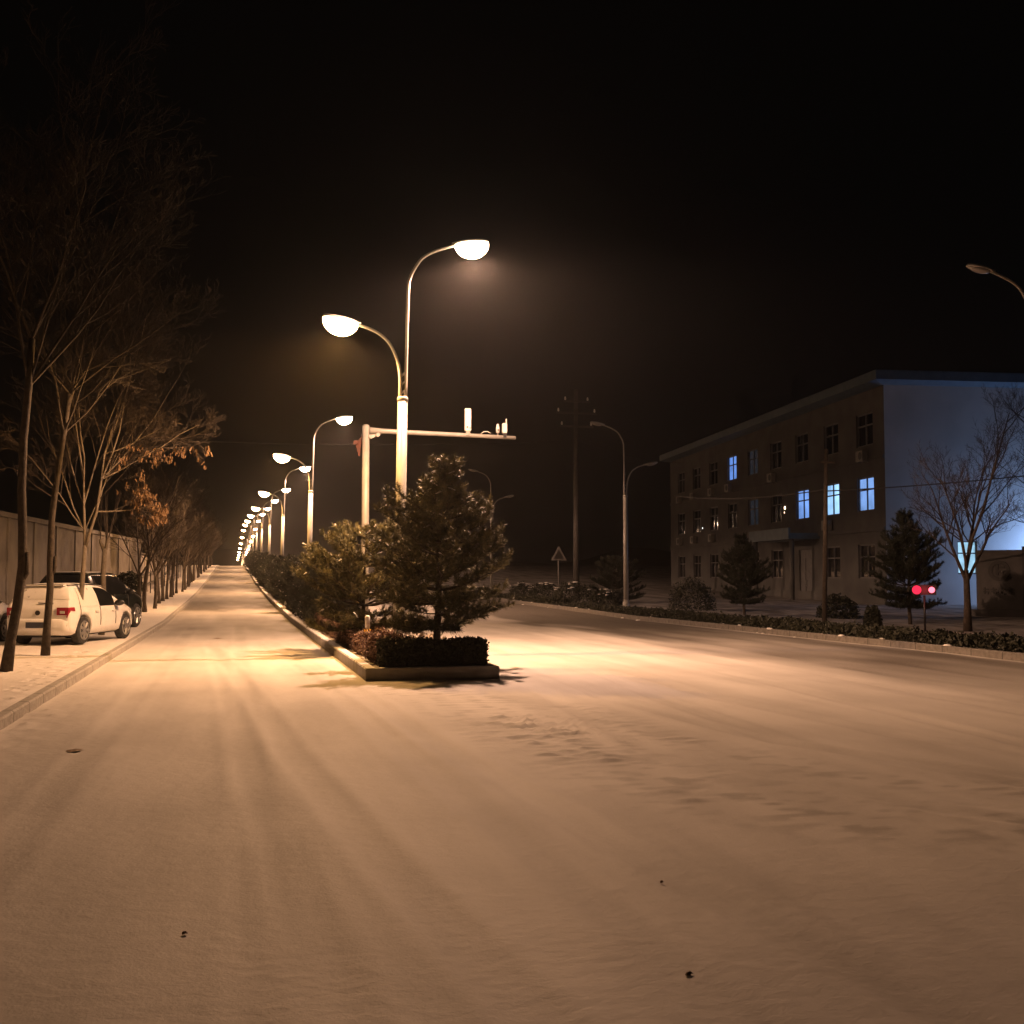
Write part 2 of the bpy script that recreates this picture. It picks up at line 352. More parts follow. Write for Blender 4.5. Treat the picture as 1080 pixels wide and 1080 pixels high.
ROADZ = {}
def road_sheet():
    xs = np.concatenate([np.arange(-2.7, 8.0, .05), np.arange(8.0, 15.11, .13)])
    yy = np.concatenate([[-60, -30, -15, -8, -4, -1, 1, 2.2], np.arange(3.0, 26, .045), np.arange(26, 60, .3), np.arange(60, 430, 2.0)])
    X, Y = np.meshgrid(xs, yy)
    Z = np.interp(Y, GY, GZ)
    near = np.clip((34 - Y) / 10, 0, 1)
    Z += near * (.018 * vnoise(X * .8, Y * .5, 1) + .007 * vnoise(X * 3, Y * 1.4, 2) + .0025 * vnoise(X * 9, Y * 6, 3))
    def band(pts, wdt):
        d = np.full(X.shape, 1e9); s = np.zeros(X.shape); acc = 0
        for (a, b), (c, e) in zip(pts[:-1], pts[1:]):
            L = math.hypot(c - a, e - b); t = np.clip(((X - a) * (c - a) + (Y - b) * (e - b)) / L ** 2, 0, 1)
            dd = np.hypot(X - a - t * (c - a), Y - b - t * (e - b)); k = dd < d
            d = np.where(k, dd, d); s = np.where(k, acc + t * L, s); acc += L
        return np.clip(1 - d / wdt, 0, 1), d, s
    TW = np.zeros(X.shape)
    # shallow wheel tracks: pressed groove with pushed-up rims
    def track(pts, w=.13, depth=.010):
        _, d, s = band(pts, 1.0)
        TW[...] = np.maximum(TW, .12 * np.exp(-(d / w) ** 4) * np.clip(.5 + 2.5 * vnoise(X * .8, Y * .45, 52), 0, 1))
        return -depth * np.exp(-(d / w) ** 4) + depth * .8 * np.exp(-((d - w * 1.5) / (w * .5)) ** 2) + (.0055 * np.sin(s * 2 * PI / .10 + 26 * d)) * np.exp(-(d / w) ** 4) * np.clip(.4 + 2.2 * vnoise(X * .7 + 9, Y * .5, 51), 0, 1)
    for off in (0, 1.45):
        Z += track([(-.35 + off, 27), (.15 + off, 19), (.45 + off, 13.5), (.55 + off, 11.2), (.87 + off, 6.8), (1.15 + off, 4.2), (1.3 + off, 2)])
        Z += track([(4.9 + off, 21), (4.2 + off, 14.5), (3.9 + off, 10.5), (4.9 + off, 7.2), (6.5 + off, 5.0)], depth=.008)
        Z += track([(9.2 + off, 40), (8.5 + off, 22), (7.8 + off, 12), (7.0 + off, 4)], depth=.012)
        Z += track([(-1.2 + off * 1.0, 40), (-1.25 + off, 20), (-1.3 + off, 4)], depth=.005)
        Z += track([(-.5 + off, 30), (-.1 + off, 19), (.05 + off, 15), (.12 + off, 11.5), (.30 + off, 7.5), (.42 + off, 4.5), (.5 + off, 2)], depth=.007)
        Z += track([(5.6 + off, 24), (5.0 + off, 15), (5.3 + off, 10.5), (6.6 + off, 7.8), (9.0 + off, 6.2)], depth=.008)
        Z += track([(12.4 + off, 50), (11.5 + off, 26), (10.4 + off, 14), (8.2 + off, 6)], depth=.010)
    # churned snow where cars have turned across the end of the median
    b1, d, s = band([(2.6, 17.3), (3.05, 15.4), (3.15, 12.2), (3.35, 9.6), (3.6, 8.2), (4.2, 7.0), (5.5, 6.2), (7.5, 5.6)], .95)
    b2, _, _ = band([(4.2, 14.0), (4.3, 10.8), (4.9, 8.6), (6.2, 7.4), (8.0, 6.6)], .6)
    bb = np.maximum(b1 ** .7, .8 * b2)
    n1 = vnoise(X * 4.5, Y * 8, 21); n2 = vnoise(X * 10 + 3, Y * 17, 22)
    Z += bb * (.070 * np.maximum(n1, 0) + .045 * np.maximum(n2 - .08, 0)) * np.clip(vnoise(X * 1.3, Y * 1.1, 23) * 3 + .6, 0, 1.2)
    # tread prints: curved ribs in two short arcs
    for cx, cy, r0 in ((4.6, 12.4, 1.35), (5.1, 11.9, 1.45)):
        rr = np.hypot(X - cx, Y - cy); ang = np.arctan2(Y - cy, X - cx)
        m = np.exp(-((rr - r0) / .22) ** 4) * (np.abs(np.abs(ang) - PI) < .75)
        Z += m * .016 * np.sin(rr * 2 * PI / .11)
    # snow scuffed up beside the left kerb
    kl = np.exp(-((X + 2.2) / .35) ** 2) * np.clip((20 - Y) / 5, 0, 1)
    Z += kl * (.05 * np.maximum(vnoise(X * 6, Y * 4, 31), 0) + .02 * np.maximum(vnoise(X * 15, Y * 12, 32), 0))
    ROADZ.update(x=xs, y=yy, z=Z)
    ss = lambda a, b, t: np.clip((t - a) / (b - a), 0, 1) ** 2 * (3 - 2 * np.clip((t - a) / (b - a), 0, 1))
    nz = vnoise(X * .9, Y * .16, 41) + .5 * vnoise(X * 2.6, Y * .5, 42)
    wear_and_shade = (.55 * ss(27, 37, Y) + .5 * ss(51, 55, Y + 2 * nz) * ss(69, 63, Y + 2 * nz) + .25 * ss(66, 80, Y)) * ss(2.6, 2.0, X) + .95 * ss(9.6, 11.2, X + nz) * ss(15.0, 14.7, X) * ss(8, 22, Y) + .8 * ss(30, 44, Y) * ss(4.0, 4.6, X)  # left-lane patch paints the dim gap past the second lamp; rest is wear
    wear_and_shade = np.clip(wear_and_shade * (.85 + .5 * nz), 0, 1) + .45 * bb * np.clip(vnoise(X * 6, Y * 10, 43) * 3 - .1, 0, 1) + TW
    v = np.stack([X, Y, Z], -1).reshape(-1, 3); ny, nx = X.shape
    i = np.arange(ny * nx).reshape(ny, nx)
    f = np.stack([i[:-1, :-1], i[:-1, 1:], i[1:, 1:], i[1:, :-1]], -1).reshape(-1, 4)
    me = np_mesh('road', v, f); at = me.attributes.new('wear_and_shade', 'FLOAT', 'POINT'); at.data.foreach_set('value', wear_and_shade.ravel().astype(np.float32))
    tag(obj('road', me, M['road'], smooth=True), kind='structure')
road_sheet()

def kerb(name, xa, width, z0, z1, ys, flip=1):
    m = MB(); rings = []
    for y in ys:
        x = xa(y) if callable(xa) else xa; g = g_road(y); b = .02
        rings.append([(x, y, g + z0), (x + width * flip, y, g + z0), (x + width * flip, y, g + z1 - b), (x + (width - b) * flip, y, g + z1),
                      (x + b * flip, y, g + z1), (x, y, g + z1 - b)])
    m.loft(rings); o = m.build(name, M['kerb'] if name == 'left_kerb' else M['dark_kerb']); tag(o, kind='structure'); return o
ky = [-60, -20] + list(np.arange(-10, 44, 2.0)) + list(np.arange(44, 430, 6.0))
kerb('left_kerb', lambda y: left_edge(y), .15, -.1, .135, ky, -1)
kerb('right_kerb', RX, .16, -.1, .15, ky, 1)
# the median: kerb on both sides and across its near end, snowy soil between
my = [MY0] + list(np.arange(20, 44, 2.0)) + list(np.arange(44, 430, 6.0))
m = MB()
for x, fl in ((MX0, 1), (MX1, -1)):
    rings = []
    for y in my:
        g = g_road(y); w, b = .16, .02
        pts = [(x, y, g - .1), (x + w * fl, y, g - .1), (x + w * fl, y, g + .2), (x + b * fl, y, g + .2), (x, y, g + .2 - b)]
        rings.append(pts if fl > 0 else pts[::-1])
    m.loft(rings)
m.box(((MX0 + MX1) / 2, MY0 + .08, .05), (MX1 - MX0 - .322, .16, .296))
tag(m.build('median_kerb', M['snowy_kerb']), kind='structure')
strip('median', M['soil'], MX0 + .155, MX1 - .155, [MY0 + .155] + my[1:], .17, nx=6, rough=.03, seed=12)

# far hill beyond the crest
m = MB(); rings = []
for i in range(25):
    x = -420 + i * 40; hgt = 16 + 9 * math.sin(i * .7) + 6 * math.sin(i * 1.9 + 1)
    rings.append([(x, 880, -2), (x, 1200, -2), (x, 1080, hgt), (x, 1000, hgt * .9), (x, 930, hgt * .5)])
m.loft(rings); tag(m.build('hill', M['hill'], smooth=True), kind='structure')

# ------------------------------------------------------------------ street lamps
def lamp_light(name, color, watts, parent, loc, tilt=0.0):
    d = bpy.data.lights.new(name, 'POINT'); d.energy = 1.0; d.shadow_soft_size = .05; d.use_nodes = True
    n, l = d.node_tree.nodes, d.node_tree.links; e = n['Emission']
    e.inputs['Color'].default_value = (*color, 1)
    tc = n.new('ShaderNodeTexCoord'); sx = n.new('ShaderNodeSeparateXYZ'); l.new(tc.outputs['Normal'], sx.inputs[0])
    neg = n.new('ShaderNodeMath'); neg.operation = 'MULTIPLY'; neg.inputs[1].default_value = -1; l.new(sx.outputs['Z'], neg.inputs[0])
    cr = n.new('ShaderNodeValToRGB'); cr.color_ramp.interpolation = 'LINEAR'
    el = cr.color_ramp.elements
    el[0].position = 0.0; el[0].color = (.0,) * 3 + (1,)
    el[1].position = 1.0; el[1].color = (.80,) * 3 + (1,)
    for p, c in ((.08, .006), (.15, .018), (.22, .09), (.28, .50), (.335, 1.0), (.41, .80), (.57, .66), (.81, .74)):
        q = el.new(p); q.color = (c, c, c, 1)
    l.new(neg.outputs[0], cr.inputs['Fac'])
    mu = n.new('ShaderNodeMath'); mu.operation = 'MULTIPLY'; mu.inputs[1].default_value = watts; l.new(cr.outputs['Color'], mu.inputs[0])
    l.new(mu.outputs[0], e.inputs['Strength'])
    o = bpy.data.objects.new(name, d); C.objects.link(o); o.parent = parent; o.location = loc; o.rotation_euler = (0, tilt, 0)
    return o

def luminaire(root, tip, sgn, rise, lens_mat, hs=1.0, la=.37, lb=.22, ld=.31):
    """cobra-head lantern at the arm's end; sgn gives the way it points along x"""
    m = MB(); rings = []
    for t, w, hh in ((0, .045, .045), (.10, .06, .06), (.18, .11, .075), (.35, .155, .09), (.55, .16, .085), (.70, .13, .07), (.78, .07, .045), (.80, .02, .02)):
        c = Vector((tip[0] + sgn * (t - .2) * hs * math.cos(rise), tip[1], tip[2] + (t - .2) * hs * math.sin(rise)))
        ring = []; w *= hs; hh *= hs
        for k in range(14):
            a = 2 * PI * k / 14; z = math.sin(a) * hh; z = z if z > 0 else z * .45
            ring.append(c + Vector((-sgn * math.sin(rise) * z, math.cos(a) * w, math.cos(rise) * z)))
        rings.append(ring)
    m.loft(rings); head = m.build('lamp_head', M['head'], root, True)
    m = MB(); rings = []
    c0 = Vector((tip[0] + sgn * .22 * hs * math.cos(rise), tip[1], tip[2] + .22 * hs * math.sin(rise)))
    ax = Vector((sgn * math.cos(rise), 0, math.sin(rise))); up = Vector((-sgn * math.sin(rise), 0, math.cos(rise)))
    for q in range(7):
        a = q / 6 * PI / 2; rr = math.cos(a)
        rr = max(rr, .03)
        rings.append([c0 - up * (.02 + ld * math.sin(a)) + ax * (la * rr * math.cos(2 * PI * k / 18)) + Vector((0, 1, 0)) * (lb * rr * math.sin(2 * PI * k / 18)) for k in range(18)])
    m.loft(rings); lens = m.build('lamp_lens', lens_mat, head, True)
    lens.material_slots[0].link = 'OBJECT'; lens.material_slots[0].material = lens_mat
    return head, lens, c0 - up * (ld + .045)

def make_lamp(lit=True):
    root = thing('street_lamp', '', 'street lamp', (0, 0, 0), 0, 'twin-arm street lamps along the median')
    m = MB(); m.tube([(0, 0, 0), (0, 0, .35)], .15, 16); m.tube([(0, 0, .35), (0, 0, .42)], [.15, .12], 16)
    m.tube([(0, 0, .42), (0, 0, 5.36)], [.12, .105], 20); m.build('column', M['pole'], root, True)
    m = MB(); m.tube([(0, 0, 5.3), (0, 0, 5.37), (0, 0, 5.4)], [.115, .118, .10], 18); m.build('collar', M['pole'], root, True)
    low = [(-.058, 0, 5.35), (-.06, 0, 5.78), (-.10, 0, 6.07), (-.19, 0, 6.32), (-.33, 0, 6.55), (-.55, 0, 6.72), (-.80, 0, 6.82), (-1.05, 0, 6.88)]
    hi = [(.058, 0, 5.35), (.062, 0, 6.4), (.075, 0, 7.65), (.11, 0, 7.92), (.20, 0, 8.13), (.36, 0, 8.37), (.60, 0, 8.53), (.9, 0, 8.65), (1.15, 0, 8.73)]
    def smooth(p):
        p = [Vector(a) for a in p]; out = []
        for i in range(len(p) - 1):
            a, b, c, d = p[max(i - 1, 0)], p[i], p[i + 1], p[min(i + 2, len(p) - 1)]
            for t in (0, .34, .67): out.append(.5 * ((2 * b) + (c - a) * t + (2 * a - 5 * b + 4 * c - d) * t * t + (3 * b - a - 3 * c + d) * t ** 3))
        return out + [p[-1]]
    for p, rad in ((low, .036), (hi, .036)):
        m = MB(); q = smooth(p); m.tube(q, [rad - .006 * i / len(q) for i in range(len(q))], 10); m.build('arm', M['pole'], root, True)
    for z in (5.5, 5.68, 5.86):
        m = MB(); m.tube([(-.058, 0, z - .05), (.058, 0, z + .07)], .02, 8); m.build('tie_bar', M['pole'], root, True)
    parts = []
    for tip, sg, ri, lm, col, k in (((-1.10, 0, 6.90), -1, .16, 'lens_warm', (1.0, .485, .14), .80), ((1.20, 0, 8.745), 1, .14, 'lens_pale', (1.0, .56, .355), 2.0)):
        head, lens, lp = luminaire(root, tip, sg, ri, M[lm] if lit else M['lens_off'], *(() if lit else (.92, .27, .13, .09)))
        parts.append((lens, lp))
        if lit: lamp_light('lamp_light', col, LAMP_W * k, root, lp, -sg * .12)
    return root

lamp0 = make_lamp()
lamp_y = [23.6 + 28.5 * k for k in range(15)]
words = ['nearest lit twin-arm street lamp, cream column rising behind the big pine', 'second lit twin-arm street lamp from the camera, beyond the camera pole',
         'third lit twin-arm street lamp from the camera along the median', 'fourth lit twin-arm street lamp from the camera along the median',
         'fifth lit twin-arm street lamp from the camera along the median', 'sixth lit twin-arm street lamp from the camera along the median',
         'seventh lit twin-arm street lamp, near the top of the climb', 'eighth lit twin-arm street lamp, last one standing before the crest']
for i, y in enumerate(lamp_y):
    o = lamp0 if i == 0 else copy_tree(lamp0)
    o.location = (3.36, y, g_road(y) - (0 if y < 195 else .0)); o['label'] = words[i] if i < len(words) else 'far lit street lamp beyond the crest, only its tiny lights showing'
    if i == 0: o.rotation_euler = (0, R(.75), 0)
    if i == 0: o['label'] = words[0]
# unlit lamps on the right-hand verge, turned so the tall arm reaches over the road
rwords = ['unlit street lamp at the right edge of the frame, only its lantern and arm showing', 'unlit twin-arm street lamp left of the building, grey against the night',
          'unlit street lamp behind the right of the big pine crown', 'distant unlit street lamp on the right verge, hidden in the dark']
dark0 = make_lamp(False)
for i, y in enumerate((22.8, 51.4, 80.2)):
    o = dark0 if i == 0 else copy_tree(dark0); o.rotation_euler = (0, 0, PI); o.location = (18.15, y, g_road(y)); o['label'] = rwords[i]
    o['group'] = 'unlit street lamps on the right verge'

# camera gantry pole in the median
gp = thing('camera_pole', 'cream surveillance pole with a long arm reaching right over the road', 'camera pole', (3.3, 29.2, 0))
m = MB(); m.tube([(0, 0, .1), (0, 0, 5.5)], [.105, .09], 16); m.tube([(0, 0, 5.5), (0, 0, 5.53)], [.10, .07], 16); m.build('pole', M['pole'], gp, True)
m = MB(); m.tube([(.09, 0, 5.38), (.45, 0, 5.38), (2.2, 0, 5.35), (3.95, 0, 5.31)], [.095, .065, .058, .048], 12); m.build('arm', M['pole'], gp, True)
m = MB()
for a in ((.12, 5.22), (.3, 5.28)): m.disc((a[0], -.02, a[1]), .05, (0, 1, 0), 12, .14)
m.add([(.08, -.012, 5.15), (.42, -.012, 5.32), (.08, -.012, 5.32), (.08, .012, 5.15), (.42, .012, 5.32), (.08, .012, 5.32)], [(0, 1, 2), (5, 4, 3), (0, 3, 4, 1), (1, 4, 5, 2), (2, 5, 3, 0)])
m.build('bracket', M['pole'], gp)
m = MB(); m.tube([(3.0, -.05, 5.38), (3.08, -.06, 5.44), (3.18, -.06, 5.45), (3.27, -.05, 5.4)], .012, 6); m.build('cable', M['device'], gp, True)
rag = MB()
for k in range(5):
    a = k * .05
    rag.add([(-.10 - a * .4, -.02 * k, 5.25 - a), (-.13 - a, -.02 * k, 5.2 - a), (-.20 - .03 * k, .01 - .02 * k, 4.75 + .09 * k), (-.15 - .02 * k, .02 - .02 * k, 4.72 + .1 * k)], [(0, 1, 2, 3)])
tag(rag.build('rag', M['rag']), 'torn reddish rag hanging from the top of the camera pole', 'rag').location = (3.3, 29.2, 0)
def rounded(c, d, r=.02):
    m = MB(); x, y, z = d[0] / 2, d[1] / 2, d[2]; rings = []
    for zz, k in ((0, r), (r, 0), (z - r, 0), (z, r)):
        rings.append([(c[0] + sx * (x - k) , c[1] + sy * (y - k), c[2] + zz) for sx, sy in ((-1, -1), (1, -1), (1, 1), (-1, 1))])
    m.loft(rings); return m
r1 = thing('radar_unit', 'tall white box unit standing upright on the camera pole arm', 'radar unit', (3.3 + 2.66, 29.2, 5.39))
rounded((0, 0, .06), (.16, .12, .60)).build('housing', M['device'], r1)
m = MB(); m.box((0, 0, .0), (.10, .16, .12)); m.box((.05, -.075, .14), (.03, .03, .03)); m.build('clamp', M['pole'], r1)
m = MB(); m.disc((-.02, -.065, .16), .022, (0, 1, 0), 12, .012); m.build('lens', M['black'], r1)
r2 = thing('camera', 'small white round-topped camera near the end of the pole arm', 'camera', (3.3 + 3.47, 29.2, 5.37))
m = MB(); m.tube([(0, 0, .06), (0, 0, .2), (0, 0, .24), (0, 0, .29), (0, 0, .3)], [.05, .05, .035, .03, .01], 12); m.build('housing', M['device'], r2, True)
m = MB(); m.tube([(0, 0, -.05), (0, 0, .07)], .018, 8); m.build('stem', M['pole'], r2)
m = MB(); m.disc((0, -.052, .13), .022, (0, 1, 0), 12, .012); m.build('lens', M['black'], r2)
r3 = thing('antenna_box', 'white box with a thin upright antenna at the tip of the pole arm', 'antenna box', (3.3 + 3.65, 29.2, 5.36))
rounded((0, 0, .06), (.12, .1, .27)).build('housing', M['device'], r3)
m = MB(); m.tube([(.05, 0, .26), (.05, 0, .45)], [.018, .014], 8); m.build('antenna', M['device'], r3, True)
m = MB(); m.box((0, 0, 0), (.08, .12, .12)); m.build('clamp', M['black'], r3)

# ------------------------------------------------------------------ pines
def tufts_mesh(P, D, rs, per=34, ln=.12, w=.0065):
    """needles round each tuft: P centres, D twig directions"""
    n = len(P); P = np.repeat(P, per, 0); D = np.repeat(unit(D), per, 0)
    rnd = unit(rs.normal(size=P.shape)); d = unit(D * .75 + rnd * .85 + np.array([0, 0, .12]))
    L = ln * rs.uniform(.6, 1.1, (len(P), 1)); base = P + D * rs.uniform(-.07, .07, (len(P), 1))
    s = unit(np.cross(d, rs.normal(size=P.shape))) * w
    v = np.stack([base - s, base + s, base + d * L], 1).reshape(-1, 3)
    return v, np.arange(len(v)).reshape(-1, 3)

def pine_proto(height, radius, seed, base_h=.55, needle='needle', profile=None, dens=1.0, snow=70, per=34, lean=0.0):
    rs = np.random.RandomState(seed); rd = random.Random(seed)
    root = thing('pine_tree', '', 'pine tree')
    tr = MB()
    tp = [Vector((lean * (z / height) ** 2 + .03 * math.sin(z * 2.1 + seed), .03 * math.cos(z * 1.7 + seed), z)) for z in np.linspace(0, height * .96, 9)]
    tr.tube(tp, [max(.075 * height / 3.6 * (1 - i / 9.5) ** .8, .008) for i in range(9)], 9)
    P, D, SP = [], [], []
    zs = list(np.arange(base_h, height * .97, .21))
    for wi, z in enumerate(zs):
        t = (z - base_h) / (height - base_h)
        prof = profile(t) if profile else (1 - t) ** .75
        nb = max(3, int(7.5 * dens * (1 - .35 * t)))
        a0 = rd.uniform(0, 6.28)
        for b in range(nb):
            if rd.random() < .10: continue
            a = a0 + b * 2 * PI / nb + rd.uniform(-.35, .35)
            L = radius * prof * rd.uniform(.62, 1.12) + .10
            st = Vector((lean * (z / height) ** 2, 0, z)); pts = []
            droop = rd.uniform(-.05, .22) - .28 * (1 - t) * (t < .2)
            for k in range(6):
                q = k / 5
                pts.append(st + Vector((math.cos(a + .18 * q * rd.uniform(-1, 1)) * L * q, math.sin(a) * L * q, L * (droop * q + .28 * q * q))))
            tr.tube(pts, [max(.020 * L * (1 - q / 5.6), .004) for q in range(6)], 5)
            ntw = max(3, int(7 * L))
            for k in range(ntw + 1):
                q = .28 + .72 * k / ntw; i0 = min(int(q * 5), 4); fr = q * 5 - i0
                p = pts[i0].lerp(pts[i0 + 1], fr); dr = (pts[i0 + 1] - pts[i0]).normalized()
                for sd in ((-1, 1) if k < ntw else (0,)):
                    ta = sd * rd.uniform(.5, 1.0)
                    d2 = (Matrix.Rotation(ta, 3, 'Z') @ dr + Vector((0, 0, rd.uniform(.05, .5)))).normalized()
                    tl = rd.uniform(.14, .34) * (1.15 - .5 * q) * min(1, .5 + L)
                    e = p + d2 * tl; tr.tube([p, e], [.006, .003], 3, False)
                    for u in (.45, .95):
                        c = p.lerp(e, u); P.append(c); D.append(d2)
                    if rd.random() < .5: P.append(e + Vector((rd.uniform(-.05, .05), rd.uniform(-.05, .05), .07))); D.append(d2 + Vector((0, 0, .8)))
                    if q > .45 and rd.random() < .5: SP.append(e + d2 * .02)
    P.append(tp[-1]); D.append(Vector((0, 0, 1)))
    tr.build('trunk', M['bark'], root, True)
    P, D = np.array([tuple(p) for p in P]), np.array([tuple(d) for d in D])
    v, f = tufts_mesh(P, D, rs, per)
    obj('crown', np_mesh('crown', v, f), M[needle], root)
    if snow:
        sm = MB()
        for p in rd.sample(SP, min(snow, len(SP))):
            a = rd.uniform(0, 3.14); lx, ly = rd.uniform(.03, .075), rd.uniform(.014, .028)
            ring = lambda k, z: [Vector((p.x + k * (math.cos(a) * lx * math.cos(b) - math.sin(a) * ly * math.sin(b)), p.y + k * (math.sin(a) * lx * math.cos(b) + math.cos(a) * ly * math.sin(b)), p.z + .035 + z + .02 * math.cos(b))) for b in np.linspace(0, 2 * PI, 7)[:-1]]
            sm.loft([ring(.8, 0), ring(1, .008), ring(.5, .02)])
        tag(sm.build('snow', M['snow'], root, True), kind='stuff')
    return root

def prof_a(t):   # broad skirt, shoulder, narrow leader
    return float(np.interp(t, [0, .12, .3, .5, .60, .72, .86, 1], [.72, .95, 1.0, .86, .68, .38, .14, .04]))
def prof_b(t):
    return float(np.interp(t, [0, .2, .45, .7, .9, 1], [.9, 1.05, 1.0, .8, .45, .15]))
pineA = pine_proto(3.52, 1.18, 6, .62, 'needle', prof_a, 1.08, 150, 46, .16)
pineA.location = (3.54, 20.1, .16); pineA.rotation_euler = (0, 0, 0)
pineA['label'] = 'largest pine, at the near end of the median just behind the clipped hedge'
pineB = pine_proto(2.45, 1.3, 9, .45, 'needle', prof_b, 1.15, 80, 44)
pineB.location = (2.78, 24.6, .16)
pineB['label'] = 'shorter broad pine close behind the left side of the largest pine'
pineC = pine_proto(2.3, 1.25, 14, .3, 'dark_needle', prof_b, .9, 60, 34)
pineC['group'] = pineB['group'] = pineA['group'] = 'pines in the median'
rd = random.Random(3)
for i in range(30):
    y = 33.5 + i * 5.6
    if y > 205: break
    o = pineC if i == 0 else copy_tree(pineC)
    if i == 1: o['label'] = 'second dark pine in the row beyond the yellow post'
    o['label'] = ('dark bushy pine in the median, first of the row behind the yellow post' if i == 0 else
                  'dark bushy pine in the median, second of the row behind the yellow post' if i == 1 else
                  'dark pine among the far row in the median under the lamps')
    s = rd.uniform(.62, 1.0); o.scale = (s * .95, s, s * rd.uniform(.85, 1.1)); o.rotation_euler = (0, 0, rd.uniform(0, 6.28))
    o.location = (3.0 + rd.uniform(-.25, .35), y, g_road(y) + .15)
# conifers on the right verge
for k, (x, y, s, lab) in enumerate(((21.75, 33.6, 1.12, 'dark pine in front of the gable wall behind the red warning lamps'), (20.0, 42.5, .98, 'dark pine in front of the long facade, left of the thin utility pole'),
                                (19.6, 57.0, .75, 'dark low pine between the unlit lamp and the left end of the building'))):
    o = copy_tree(pineA if k < 2 else pineC); o.location = (x, y, g_road(y) + .05); o.scale = (s * .82, s * .82, s * .93) if k < 2 else (1, 1, 1.0)
    o.rotation_euler = (0, 0, 2.1 + 1.3 * k); o['label'] = lab; o['group'] = 'pines on the right verge'
    for ch in o.children:
        if ch.name.startswith('crown'):
            ch.data = ch.data.copy(); ch.data.materials.clear(); ch.data.materials.append(M['dark_needle'])
        if ch.name.startswith('snow'): bpy.data.objects.remove(ch)

# ------------------------------------------------------------------ bare trees
def tree_proto(seed, height, r0, fork_h, spread=.55, nlimb=5, levels=4, leaves=0, leaf_zone=None, lean=(0, 0), bark='bark', twig='twig', limb_len=.55, base_pts=None, name='bare_tree', droop=0.0, limb_dirs=None, twn=5, limb_r=.55, stems=None):
    rd = random.Random(seed); rs = np.random.RandomState(seed)
    root = thing(name, '', 'tree'); T, K = MB(), MB(); tips = []
    if base_pts is None:
        base_pts = [(lean[0] * q ** 1.5 + .03 * math.sin(5 * q + seed), lean[1] * q ** 1.5, fork_h * q) for q in np.linspace(0, 1, 7)]
    base_pts = [Vector(p) for p in base_pts]; n = len(base_pts)
    T.tube(base_pts, [r0 * (1.25 if i == 0 else 1 - .38 * i / n) for i in range(n)], 10)
    def grow(p, d, L, r, lev):
        d = d.normalized(); seg = 5 if lev < 2 else 4; pts = [p]; q = p.copy(); dd = d.copy()
        for k in range(seg):
            dd = (dd + Vector((rd.gauss(0, .11), rd.gauss(0, .11), rd.gauss(.05, .07) - droop * (lev > 1)))).normalized()
            q = q + dd * (L / seg); pts.append(q.copy())
        rr = [max(r * (1 - .72 * k / seg), .0028) for k in range(seg + 1)]
        (T if lev == 0 else K).tube(pts, rr, 7 if lev == 0 else (5 if lev == 1 else 3), False)
        if lev >= levels: tips.append(pts[-1]); tips.append(pts[-2]); return
        nch = (7 if lev == 0 else twn if lev == 1 else 4)
        for c in range(nch):
            t = .22 + .78 * (c + rd.random() * .8) / nch; t = min(t, 1.0); i0 = min(int(t * seg), seg - 1); fr = t * seg - i0
            bp = pts[i0].lerp(pts[i0 + 1], fr); bd = (pts[i0 + 1] - pts[i0]).normalized()
            ax = bd.orthogonal().normalized(); ax = Matrix.Rotation(rd.uniform(0, 6.28), 3, bd) @ ax
            nd = (Matrix.Rotation(rd.uniform(.45, .95), 3, ax) @ bd + Vector((0, 0, .12)))
            grow(bp, nd, L * rd.uniform(.38, .62) * (1.15 - .45 * t), max(r * .5 * (1.1 - .5 * t), .0035), lev + 1)
    top = base_pts[-1]; a0 = rd.uniform(0, 6.28)
    for sp, dirs_ in (stems or []):
        sp = [Vector(p) for p in sp]; T.tube(sp, [r0 * (.62 - .30 * i / (len(sp) - 1)) for i in range(len(sp))], 8)
        for d in dirs_: grow(sp[-1 - rd.randrange(min(3, len(sp) - 1))], Vector(d[:3]), d[3], r0 * limb_r * rd.uniform(.7, 1), 0)
    dirs = limb_dirs or []
    if not dirs and not stems:
        for k in range(nlimb):
            a = a0 + k * 2 * PI / nlimb + rd.uniform(-.3, .3); sp = spread * rd.uniform(.55, 1.1) * (0.3 if k == 0 else 1)
            dirs.append((math.cos(a) * sp, math.sin(a) * sp, 1.0))
    for k, d in enumerate(dirs):
        Lh = (height - fork_h) * (1.0 if k == 0 else rd.uniform(.62, .92)) * limb_len / .55
        st = base_pts[-1 - (k % 2)] if k else top
        grow(st, Vector(d[:3]), Lh * (d[3] if len(d) > 3 else 1), r0 * limb_r * rd.uniform(.75, 1), 0)
    T.build('trunk', M[bark], root, True); K.build('crown', M[twig], root)
    if leaves:
        pts = [t for t in tips if leaf_zone is None or leaf_zone(t)]
        rd.shuffle(pts); P, U, V = [], [], []
        for t in pts[:leaves]:
            for k in range(rd.randint(4, 9)):
                c = np.array(t) + rs.normal(0, .045, 3) + np.array([0, 0, -.06]); v = unit(np.array([rs.normal(0, .35), rs.normal(0, .35), -1.0])) * rs.uniform(.03, .06)
                u = unit(np.cross(v, rs.normal(size=3))) * rs.uniform(.008, .016); P.append(c); U.append(u); V.append(v)
        v, f = quads(np.array(P), np.array(U), np.array(V))
        obj('leaves', np_mesh('leaves', v, f), M['dry_leaf'], root)
    return root

